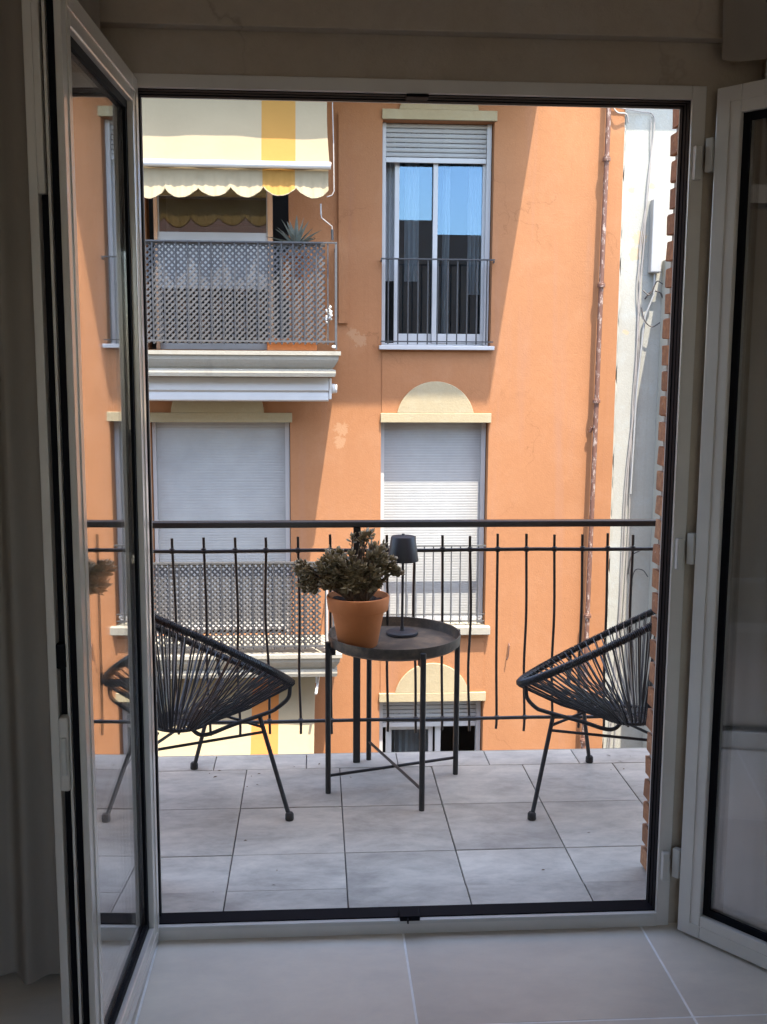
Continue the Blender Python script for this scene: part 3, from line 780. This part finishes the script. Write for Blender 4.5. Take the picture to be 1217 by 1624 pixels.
struct('room_wall_left', MB().box(-2.5, -2.4, -3.2, 2.5, -.1, 2.8), M_['room_wall'])
struct('room_wall_right', MB().box(2.8, 2.9, -3.2, 2.5, -.1, 2.8), M_['room_wall'])
bw = MB()      # unseen far wall, with an opening added to brighten the room from behind
bw.box(-2.5, -.6, -3.3, -3.2, -.1, 2.8); bw.box(1.2, 2.9, -3.3, -3.2, -.1, 2.8); bw.box(-.6, 1.2, -3.3, -3.2, -.1, .95); bw.box(-.6, 1.2, -3.3, -3.2, 2.25, 2.8)
struct('room_wall_back', bw, M_['room_wall'])
struct('room_ceiling', MB().box(-2.5, 2.9, -3.3, 2.5, 2.75, 2.9), M_['ceiling'])
sb = thing('shutter_case', 'beige roller shutter case above the balcony door', 'shutter case', (.2, 2.42, 2.17))
part('case', MB().box(-2.0, 2.4, 2.405, 2.444, 2.165, 2.45), M_['room_wall'], sb, bevel=.003)

# door frame, fixed in the wall
df = thing('door_frame', 'white metal frame of the balcony door with black rubber rebate', 'door frame', (.23, 2.46, FL))
ox0, ox1, oz0, oz1 = -.392, .852, .085, 2.042
for nm, args in (('jamb', (ox1, ox1 + .033)), ('jamb', (ox0 - .033, ox0))):
    part(nm, MB().box(args[0], args[1], 2.436, 2.498, FL - .02, oz1 + .03), M_['alu_door'], df, bevel=.002)
part('head', MB().box(ox0, ox1, 2.436, 2.498, oz1, oz1 + .03), M_['alu_door'], df, bevel=.002)
part('threshold', MB().box(ox0, ox1, 2.432, 2.498, .02, oz0), M_['alu_door'], df, bevel=.002)
part('threshold_lip', MB().box(ox0, ox1, 2.426, 2.4318, .078, oz0 + .003), M_['alu'], df, bevel=.0015)
gk = MB()
for (k, (y0, y1, t)) in enumerate(((2.445, 2.463, .002), (2.464, 2.480, .0035), (2.481, 2.498, .006))):
    gk.box(ox1 - t, ox1 + .001, y0, y1, oz0, oz1); gk.box(ox0 - .001, ox0 + t, y0, y1, oz0, oz1)
    gk.box(ox0 + t, ox1 - t, y0, y1, oz1 - t, oz1 + .001); gk.box(ox0 + t, ox1 - t, y0, y1, oz0 - .001, oz0 + .003 - k * .001)
part('rebate_gasket', gk, M_['gasket'], df)
ol = MB(); ol.box(ox1 - .0065, ox1 + .02, 2.4985, 2.503, .03, oz1 + .02); ol.box(ox0 - .02, ox0 + .0065, 2.4985, 2.503, .03, oz1 + .02); ol.box(ox0, ox1, 2.4985, 2.503, oz1 - .0065, oz1 + .02); ol.box(ox0, ox1, 2.4985, 2.503, .02, oz0 - .002)
part('outer_lip', ol, M_['alu'], df)
part('keeper', MB().box(.205, .255, 2.424, 2.47, oz0 + .001, oz0 + .014).box(.222, .226, 2.41, 2.424, oz0 + .001, oz0 + .012), M_['gasket'], df, bevel=.002)
part('keeper', MB().box(.205, .255, 2.433, 2.47, oz1 - .008, oz1 - .001), M_['gasket'], df, bevel=.002)
for z in (1.91, 1.01, .22):
    part('hinge', MB().box(.858, .876, 2.418, 2.4355, z - .045, z + .03), M_['alu'], df, bevel=.003)

# door leaves
LW, LZ0, LZ1 = .622, .058, 2.058
def leaf(hx, hy, dirv, nrm, label, lock):
    t = thing('door_leaf', label, 'glass door', (hx, hy, LZ0), 'balcony door leaves')
    H0 = Vector((hx, hy, 0)); d_ = Vector((*dirv, 0)).normalized(); n_ = Vector((*nrm, 0)).normalized()
    def bx_(mb, u0, u1, v0, v1, z0, z1):
        mb.obox(H0 + d_ * (u0 + u1) / 2 + n_ * (v0 + v1) / 2 + Vector((0, 0, (z0 + z1) / 2)), d_ * (u1 - u0) / 2, n_ * (v1 - v0) / 2, (0, 0, (z1 - z0) / 2)); return mb
    st = .060; T = -.052
    P = lambda nm, mb, mt, par=t, bv=.0025: part(nm, mb, M_[mt], par, bevel=bv)
    # v = 0 is the face that shows, v = T the other one
    P('hinge_stile', bx_(MB(), 0, st, T, 0, LZ0, LZ1), 'alu_door')
    s2 = P('lock_stile', bx_(MB(), LW - st, LW - .0005, -.012, 0, LZ0, LZ1), 'alu_door')
    P('edge_strip', bx_(MB(), LW - st, LW - .012, -.0125, -.0255, LZ0 + .001, LZ1 - .001), 'gasket', s2, 0)
    P('edge_strip', bx_(MB(), LW - st, LW - .002, -.026, -.031, LZ0, LZ1), 'alu_door', s2, .001)
    P('edge_strip', bx_(MB(), LW - st, LW - .014, -.0315, -.0445, LZ0 + .001, LZ1 - .001), 'gasket', s2, 0)
    P('edge_strip', bx_(MB(), LW - st - .004, LW + .006, -.045, -.060, LZ0, LZ1), 'alu_door', s2, .002)
    P('rail', bx_(MB(), st + .0005, LW - st - .0005, T, 0, LZ0, LZ0 + st), 'alu_door')
    P('rail', bx_(MB(), st + .0005, LW - st - .0005, T, 0, LZ1 - st, LZ1), 'alu_door')
    # raised ridge along the frame
    rg = MB(); bx_(rg, .030, .034, .0002, .0022, LZ0 + .03, LZ1 - .03); bx_(rg, LW - .034, LW - .030, .0002, .0022, LZ0 + .03, LZ1 - .03)
    bx_(rg, .0345, LW - .0345, .0002, .0022, LZ0 + .03, LZ0 + .034); bx_(rg, .0345, LW - .0345, .0002, .0022, LZ1 - .034, LZ1 - .03)
    P('frame_ridge', rg, 'alu_door', t, 0)
    g0, g1 = LZ0 + st, LZ1 - st; a_, b_ = st, LW - st; gw = .017
    gs = MB(); bx_(gs, a_ - .001, a_ + gw, -.020, -.013, g0, g1); bx_(gs, b_ - gw, b_ + .001, -.020, -.013, g0, g1)
    bx_(gs, a_, b_, -.021, -.0125, g0 - .001, g0 + gw); bx_(gs, a_, b_, -.021, -.0125, g1 - gw, g1 + .001)
    P('glazing_gasket', gs, 'gasket', t, 0)
    for vv in (-.026, -.042):
        pm = MB(); 
        P('glass_pane', bx_(pm, a_, b_, vv, vv + .004, g0, g1), 'glass_door', t, 0)
    sp_ = MB(); bx_(sp_, a_ + .002, a_ + .014, -.037, -.0265, g0, g1); bx_(sp_, b_ - .014, b_ - .002, -.037, -.0265, g0, g1)
    bx_(sp_, a_ + .014, b_ - .014, -.037, -.0265, g0 + .001, g0 + .012); bx_(sp_, a_ + .014, b_ - .014, -.037, -.0265, g1 - .012, g1 - .001)
    P('pane_spacer', sp_, 'alu', t, 0)
    if lock:
        P('lock_bar', bx_(MB(), LW - .011, LW + .006, -.046, -.030, .92, .965), 'gasket', t, .003)
        P('lock_catch', bx_(MB(), LW - .011, LW + .014, -.044, -.028, .70, .835), 'alu_door', t, .004)
        P('lock_catch', bx_(MB(), LW - .002, LW + .020, -.040, -.030, .73, .80), 'alu', t, .003)
        P('top_bolt', bx_(MB(), LW - .013, LW + .004, -.046, -.034, 1.72, LZ1 - .02), 'alu_door', t, .002)
    for z in (1.91, 1.01, .22):
        if not lock: P('hinge', bx_(MB(), -.022, -.003, -.014, .002, z - .03, z + .045), 'alu')
    return t
a_ = math.radians(2.0)
leaf(-.382, 2.432, (-math.sin(a_), -math.cos(a_)), (math.cos(a_), -math.sin(a_)), 'left glass door leaf opened straight into the room, mirroring the street', True)
b_ = math.radians(51.3)
leaf(.895, 2.400, (math.cos(b_), -math.sin(b_)), (-math.sin(b_), -math.cos(b_)), 'right glass door leaf folded back toward the wall in front of the grey curtain', False)

# curtains
def curtain(xl, xr, yf, z0, z1, folds, mat, label, flare=None, lean=0.0, seed=1, amp=.035):
    rr = random.Random(seed); ph = [rr.uniform(0, 6) for _ in range(4)]
    def fn(u, v):
        x = xl + (xr - xl) * u; z = z0 + (z1 - z0) * v
        y = yf + lean * u + amp * math.sin(u * folds * 2 * PI + ph[0]) * (.75 + .25 * v) + amp * .4 * math.sin(u * folds * 4.3 * PI + ph[1] + v * 1.2) + .01 * math.sin(v * 5 + u * 7 + ph[2])
        if flare: x, y, z = flare(u, v, x, y, z)
        return (x, y, z)
    m = MB().grid(fn, int(folds * 26), 40)
    o = part('curtain', m, M_[mat], None, smooth=True, fix=False); tag(o, label, 'curtain', 'curtains beside the balcony door'); return o
def fl(u, v, x, y, z):
    k = max(0, 1 - v * 3.2)
    return (x + .0 * k, y - .06 * k * k * math.sin(u * PI), z + .02 * k * (1 - u))
curtain(-1.45, -.44, 2.31, FL + .012, 2.72, 7, 'curtain', 'dark beige curtain hanging left of the balcony door', flare=fl, amp=.028)
curtain(.995, 2.0, 2.392, FL + .012, 2.72, 6, 'curtain_r', 'pale grey curtain hanging behind the right door leaf', seed=5, amp=.022, lean=.0)
o = part('curtain', MB().grid(lambda u, v: (.87 + .9 * u + .02 * (1 - v), 2.365 + .012 * math.sin(u * 40), 2.11 + .62 * v), 60, 6), M_['curtain'], None, smooth=True, fix=False)
tag(o, 'beige curtain valance folded above the right door leaf', 'curtain', 'curtains beside the balcony door')

# ================================================================== BALCONY RAILING
RY = 3.70
rl = thing('balcony_railing', 'black iron balcony railing with a flat handrail and uneven upright rods', 'railing', (.3, RY, 0))
part('handrail', MB().box(-2.4, 2.4, RY - .022, RY + .022, .872, .894), M_['rail_black'], rl, bevel=.004)
part('rail', MB().tube([(-2.4 + i * .2, RY, .787 + .0015 * math.sin(i * 1.7)) for i in range(25)], .0068, 8), M_['rail_black'], rl, smooth=True)
part('rail', MB().tube([(-2.4 + i * .2, RY, .158 + .0015 * math.sin(i * 2.1)) for i in range(25)], .0068, 8), M_['rail_black'], rl, smooth=True)
part('post', MB().box(.135, .161, RY - .013, RY + .013, 0, .871), M_['rail_black'], rl, bevel=.003)
for xx in (-1.6, 1.75): part('post', MB().box(xx, xx + .026, RY - .013, RY + .013, 0, .871), M_['rail_black'], rl, bevel=.003)
tops = [271.8, 320.7, 369.5, 417.2, 467.5, 518.0, None, 607.5, 651.5, 696, 740, 784.2, 830.5, 875.7, 920.9, 962, 1003.3]
# measured x positions of the rods on the rail, in metres
def xr_(u): return -.566 + (u - 245) / (1035 - 245) * 1.789
def xb_(u): return -.775 + (u - 160) / (1000 - 160) * 1.945
bots = [281, 329, 376, 422, 471, 519, None, 608.7, 652.5, 695, 738, 782, 826.8, 872, 915, 956, 996]
xt = [xr_(t) if t else None for t in tops]; xb = [xb_(t) if t else None for t in bots]
for k in range(1, 12): xt.append(xt[16] + .0985 * k); xb.append(xb[16] + .1 * k)
for k in range(1, 15): xt.insert(0, xt[0] - .107); xb.insert(0, xb[0] - .107)
for i, (a_, b_) in enumerate(zip(xt, xb)):
    if a_ is None: continue
    zt = .835 + random.uniform(-.004, .008); zl_ = .108 + random.uniform(-.006, .006)
    j = random.uniform(-.006, .006)
    pp = bez([(a_, RY + .012, zt), (a_ + .001, RY + .012, .78), ((a_ * .7 + b_ * .3) + j, RY + .012, .55), ((a_ + b_) / 2 - j * .5, RY + .012, .35), (b_, RY + .012, .16), (b_ + random.uniform(-.002, .002), RY + .012, zl_)], 4)
    part('baluster', MB().tube(pp, .0050, 7), M_['rail_black'], rl, smooth=True)
ties = MB()
for a_, b_ in zip(xt, xb):
    if a_ is None: continue
    ties.lathe([(.0, -.012), (.009, -.008), (.0105, 0), (.009, .008), (0, .012)], (a_, RY + .006, .787), 8); ties.lathe([(0, -.010), (.009, -.007), (.010, 0), (.008, .007), (0, .010)], (b_, RY + .006, .158), 8)
part('weld_beads', ties, M_['rail_black'], rl, smooth=True, kind='stuff')

# ================================================================== SIDE TABLE, POT, LAMP
TC = Vector((.268, 3.492, 0)); TR = .222
tb = thing('side_table', 'round black metal tray table with crossed stretchers between the two chairs', 'table', tuple(TC))
part('tray', MB().lathe([(0, .508), (TR - .006, .508), (TR - .004, .514), (TR - .001, .540), (TR + .003, .541), (TR + .004, .534), (TR + .002, .508), (TR - .010, .499), (0, .499)], (TC.x, TC.y, 0), 72), M_['tray'], tb, smooth=True)
feet = [(.344, 3.267), (.041, 3.42), (.492, 3.564), (.194, 3.718)]
for fx, fy in feet:
    d_ = (Vector((fx, fy, 0)) - TC).normalized(); fx, fy = TC.x + d_.x * .2385, TC.y + d_.y * .2385
    lg = part('leg', MB().tube([(fx, fy, .0), (fx, fy, .528)], .0095, 14), M_['table'], tb, smooth=True, bevel=0)
    part('bracket', MB().obox((fx - d_.x * .013, fy - d_.y * .013, .495), d_ * .012, Vector((-d_.y, d_.x, 0)) * .008, (0, 0, .012)), M_['table'], lg)
for i, j in ((0, 3), (1, 2)):
    a_, c_ = Vector((*feet[i], .062 if i else .070)), Vector((*feet[j], .062 if i else .070)); part('stretcher', MB().tube([a_, c_], .0052, 10), M_['table'], tb, smooth=True)

PX, PY, PZ = .142, 3.452, .5085
pp_ = thing('potted_plant', 'bushy brown-green jade plant in a terracotta pot on the side table', 'plant', (PX, PY, PZ))
prof = [(0, 0), (.062, 0), (.066, .004), (.0875, .118), (.089, .122), (.099, .122), (.101, .125), (.1055, .166), (.104, .171), (.099, .172), (.096, .166), (.092, .13), (.09, .125)]
part('pot', MB().lathe(prof, (PX, PY, PZ), 64), M_['terracotta'], pp_, smooth=True)
m = MB(); m.grid(lambda u, v: (PX + .095 * u * math.cos(v * 2 * PI), PY + .095 * u * math.sin(v * 2 * PI), PZ + .150 + .006 * math.sin(u * 21 + v * 30) * u), 10, 32)
part('soil', m, M_['soil'], pp_, fix=False)
rj = random.Random(11)
stems = MB(); lv = MB()
def add_leaf(mb, p, d_, L, Wd):
    d_ = d_.normalized(); a_ = Vector((0, 0, 1)) if abs(d_.z) < .9 else Vector((1, 0, 0)); s_ = d_.cross(a_).normalized()
    rot = rj.uniform(-.7, .7); s_ = (Matrix.Rotation(rot, 3, d_) @ s_); n_ = s_.cross(d_).normalized()
    k = len(mb.v); secs = [(0, .18), (.3, .62), (.62, 1.0), (.88, .78), (1.0, .25)]
    for (t, w_) in secs:
        c_ = p + d_ * (L * t) + n_ * (.16 * L * t * t)
        for (q, h) in ((-1, 0), (0, .24), (1, 0), (0, -.22)): mb.v.append(tuple(c_ + s_ * (Wd * w_ * q) + n_ * (Wd * w_ * h)))
    for i in range(len(secs) - 1):
        for j in range(4): mb.f.append((k + i * 4 + j, k + i * 4 + (j + 1) % 4, k + i * 4 + 4 + (j + 1) % 4, k + i * 4 + 4 + j)); mb.mi.append(0)
    e = k + (len(secs) - 1) * 4; mb.f.append((e, e + 1, e + 2, e + 3)); mb.mi.append(0)
def rosette(p, d_, n=9, L=.021):
    for i in range(n):
        a_ = i * 2.399 + rj.uniform(-.3, .3); t = i / n
        up = d_.normalized(); x_ = up.orthogonal().normalized(); y_ = up.cross(x_)
        out = (x_ * math.cos(a_) + y_ * math.sin(a_))
        dd = out * (.35 + .8 * (1 - t)) + up * (.25 + .9 * t)
        add_leaf(lv, p - up * (.024 * (1 - t)) + out * .002, dd, L * rj.uniform(.6, 1.3), L * rj.uniform(.34, .46))
lobes = [((.085, 0, .790), (.085, .09, .045), 48), ((.135, 0, .745), (.075, .08, .03), 16), ((.02, 0, .745), (.07, .07, .03), 16), ((.215, 0, .825), (.045, .05, .032), 13), ((.245, .0, .790), (.04, .05, .03), 9), ((.165, 0, .885), (.045, .02, .010), 5),
         ((-.045, -.01, .770), (.028, .03, .030), 13), ((-.03, -.02, .728), (.022, .03, .022), 8), ((-.02, 0, .715), (.035, .03, .022), 7), ((.268, -.01, .765), (.018, .02, .022), 6), ((.13, -.01, .72), (.09, .09, .02), 30), ((.075, -.03, .735), (.07, .05, .03), 22), ((.19, -.02, .76), (.06, .05, .04), 16)]
for (c_, r_, n) in lobes:
    for i in range(int(n * 1.08)):
        while True:
            q = Vector((rj.uniform(-1, 1), rj.uniform(-1, 1), rj.uniform(-1, 1)))
            if q.length < 1: break
        tip = Vector((c_[0] + q.x * r_[0], PY + c_[1] + q.y * r_[1], c_[2] + q.z * r_[2]))
        base = Vector((PX + rj.uniform(-.03, .03), PY + rj.uniform(-.03, .03), PZ + .15))
        d1 = tip - base
        mid = base + d1 * .5 + Vector((0, 0, .02 + rj.uniform(-.01, .015)))
        mid2 = base + d1 * .8 + Vector((0, 0, .016))
        path = bez([base, mid, mid2, tip], 4); nn = len(path)
        stems.tube(path, [.0046 - .0030 * k / nn for k in range(nn)], 6)
        dr = (path[-1] - path[-3]).normalized() + Vector((0, 0, .35))
        rosette(tip, dr, 11, .0205)
        for _ in range(2):
            k = rj.randint(nn // 2, nn - 2); p = path[k]
            add_leaf(lv, p, Vector((rj.uniform(-1, 1), rj.uniform(-1, 1), rj.uniform(-.2, 1))), .018, .0065)
part('stems', stems, M_['stem'], pp_, smooth=True)
part('foliage', lv, M_['leaf'], pp_, smooth=True, fix=True, kind='stuff')

LX, LY, LZ = .302, 3.585, .5085
lp = thing('table_lamp', 'slim matt black cordless lamp standing on the tray table', 'lamp', (LX, LY, LZ))
part('base', MB().lathe([(0, 0), (.054, 0), (.056, .003), (.055, .010), (.050, .013), (.010, .014), (.0065, .020), (.0060, .030), (0, .030)], (LX, LY, LZ), 48), M_['lamp'], lp, smooth=True)
part('stem', MB().tube([(LX, LY, LZ + .02), (LX + .001, LY, LZ + .335)], .0047, 12), M_['lamp'], lp, smooth=True)
part('shade', MB().lathe([(.046, .262), (.0535, .262), (.054, .265), (.0425, .344), (.040, .348), (.010, .350), (.006, .352), (.005, .356), (0, .356)], (LX + .001, LY, LZ), 48).lathe([(.0525, .264), (.041, .343)], (LX + .001, LY, LZ), 48), M_['lamp'], lp, smooth=True)

# ================================================================== CORD CHAIRS
def make_chair(label):
    t = thing('cord_chair', label, 'chair', (0, 0, 0), 'black cord chairs on the balcony', inv=False)
    A, B, T, CZ = .338, .314, .540, .554
    def rim(th, k=1.0):
        return Vector((A * k * math.cos(th) * math.cos(T), B * k * math.sin(th), CZ - A * k * math.cos(th) * math.sin(T)))
    part('rim', MB().tube([rim(i * 2 * PI / 120) for i in range(120)], .0105, 10, closed=True), M_['rod'], t, smooth=True)
    # cord wrapped round the rim, one turn per strand
    wr = MB(); NC = 66
    cord = MB()
    ring_c = Vector((-.075, 0, .304)); RR = .085
    ringp = lambda th: ring_c + Vector((RR * math.cos(th), RR * 1.05 * math.sin(th), 0))
    part('bottom_ring', MB().tube([ringp(i * 2 * PI / 40) for i in range(40)], .007, 8, closed=True), M_['rod'], t, smooth=True)
    rr = random.Random(3)
    for i in range(NC):
        th = 2 * PI * i / NC + rr.uniform(-.008, .008); p = rim(th); tang = (rim(th + .02) - rim(th - .02)).normalized()
        q = ringp(th + rr.uniform(-.05, .05))
        dn = (q - p).normalized(); n_ = tang.cross(dn).normalized()
        for s_ in (-.5, .5):
            off = tang * (.0052 * s_)
            sag = Vector((0, 0, -.010 - .006 * abs(s_)))
            pa = p + off + n_ * .0115 * (1 if s_ > 0 else -1); pb = q + tang * .002 * s_ + Vector((0, 0, .006 * (1 if s_ > 0 else -1)))
            cord.tube([pa, (pa + pb) / 2 + sag * (.6 + .6 * rr.random()), pb], .0024, 6, cap=False)
        # wrap loop
        wr.tube([p + tang * (.004 * k / 4 - .002) + (n_ * math.cos(k * PI / 4) + tang.cross(n_) * math.sin(k * PI / 4)) * .0112 for k in range(9)], .0022, 5, cap=False)
        for e in (-.4, -.2, .2, .4):
            th2 = th + e * 2 * PI / NC; p2 = rim(th2)
            wr.tube([p2 + (n_ * math.cos(k * PI / 4) + tang.cross(n_) * math.sin(k * PI / 4)) * .0112 for k in range(9)], .0022, 5, cap=False)
        # across the flat bottom
    for i in range(26):
        th = PI * i / 26; p, q = ringp(th + .1), ringp(th + PI + .06); h = rr.uniform(-.004, .008)
        cord.tube([p + Vector((0, 0, .006)), (p + q) / 2 + Vector((0, 0, h)), q + Vector((0, 0, .006))], .0024, 6, cap=False)
    part('cord_seat', cord, M_['cord'], t, smooth=True, kind='stuff', fix=False)
    part('rim_wrapping', wr, M_['cord'], t, smooth=True, kind='stuff', fix=False)
    for s_ in (-1, 1):
        th = math.radians(42); p = rim(s_ * th) - Vector((.004, 0, .012))
        part('seat_rod', MB().tube(bez([p, (p.x - .004, p.y - s_ * .006, .372), (.195, s_ * .160, .330), (.165, s_ * .150, .318), (.05, s_ * .112, .292), (-.015, s_ * .086, .272), (-.045, s_ * .066, .272), (-.065, s_ * .045, .296)], 6), .0068, 10), M_['rod'], t, smooth=True)
        top, ft = Vector((.140, s_ * .140, .308)), Vector((.150, s_ * .281, .014))
        l_ = part('leg', MB().tube([top, ft], .0072, 12), M_['rod'], t, smooth=True)
        part('foot', MB().lathe([(0, 0), (.0125, 0), (.014, .004), (.0135, .020), (.010, .025), (0, .025)], (.150, s_ * .284, 0), 20), M_['rubber'], l_, smooth=True)
    top, ft = Vector((-.155, 0, .288)), Vector((-.365, 0, .014))
    l_ = part('leg', MB().tube([top, ft], .0072, 12), M_['rod'], t, smooth=True)
    part('foot', MB().lathe([(0, 0), (.0125, 0), (.014, .004), (.0135, .020), (.010, .025), (0, .025)], (-.367, 0, 0), 20), M_['rubber'], l_, smooth=True)
    for s_ in (-1, 1):
        part('stretcher', MB().tube([(.141, s_ * .162, .262), (-.195, s_ * .004, .235)], .005, 8), M_['rod'], t, smooth=True)
        part('brace', MB().tube([(.143, s_ * .155, .275), (.02, s_ * .0, .322)], .005, 8), M_['rod'], t, smooth=True)
    return t
def copy_tree(o, parent=None):
    c = o.copy(); col.objects.link(c)
    if parent: c.parent = parent
    for ch in list(o.children): copy_tree(ch, c)
    return c
ch1 = make_chair('black woven cord chair with wire legs left of the tray table, facing right')
ch2 = copy_tree(ch1); ch2['label'] = 'black woven cord chair with wire legs at the right, partly behind the brick pier'
ch1.location = (-.379, 3.345, 0); ch1.rotation_euler = (0, 0, .668)
ch2.location = (.972, 3.333, 0); ch2.rotation_euler = (0, 0, 2.561)

# dry crumbs and leaves on the balcony tiles
lt = MB(); rl_ = random.Random(4)
for i in range(34):
    p = Vector((rl_.uniform(-.7, 1.3), 3.60 + rl_.uniform(-.04, .12) if i < 20 else rl_.uniform(2.7, 3.6), .0022))
    a_ = rl_.uniform(0, PI); L = rl_.uniform(.003, .010); d_ = Vector((math.cos(a_), math.sin(a_), 0)) * L; s_ = Vector((-math.sin(a_), math.cos(a_), 0)) * L * .35
    k = len(lt.v); lt.v += [tuple(p - d_), tuple(p + s_ + Vector((0, 0, .002))), tuple(p + d_), tuple(p - s_)]; lt.f.append((k, k + 1, k + 2, k + 3)); lt.mi.append(0)
o = part('leaf_litter', lt, M_['stem'], None, fix=False, kind='stuff'); o['label'] = 'dry leaf crumbs scattered on the grey balcony tiles'; o['category'] = 'leaf litter'
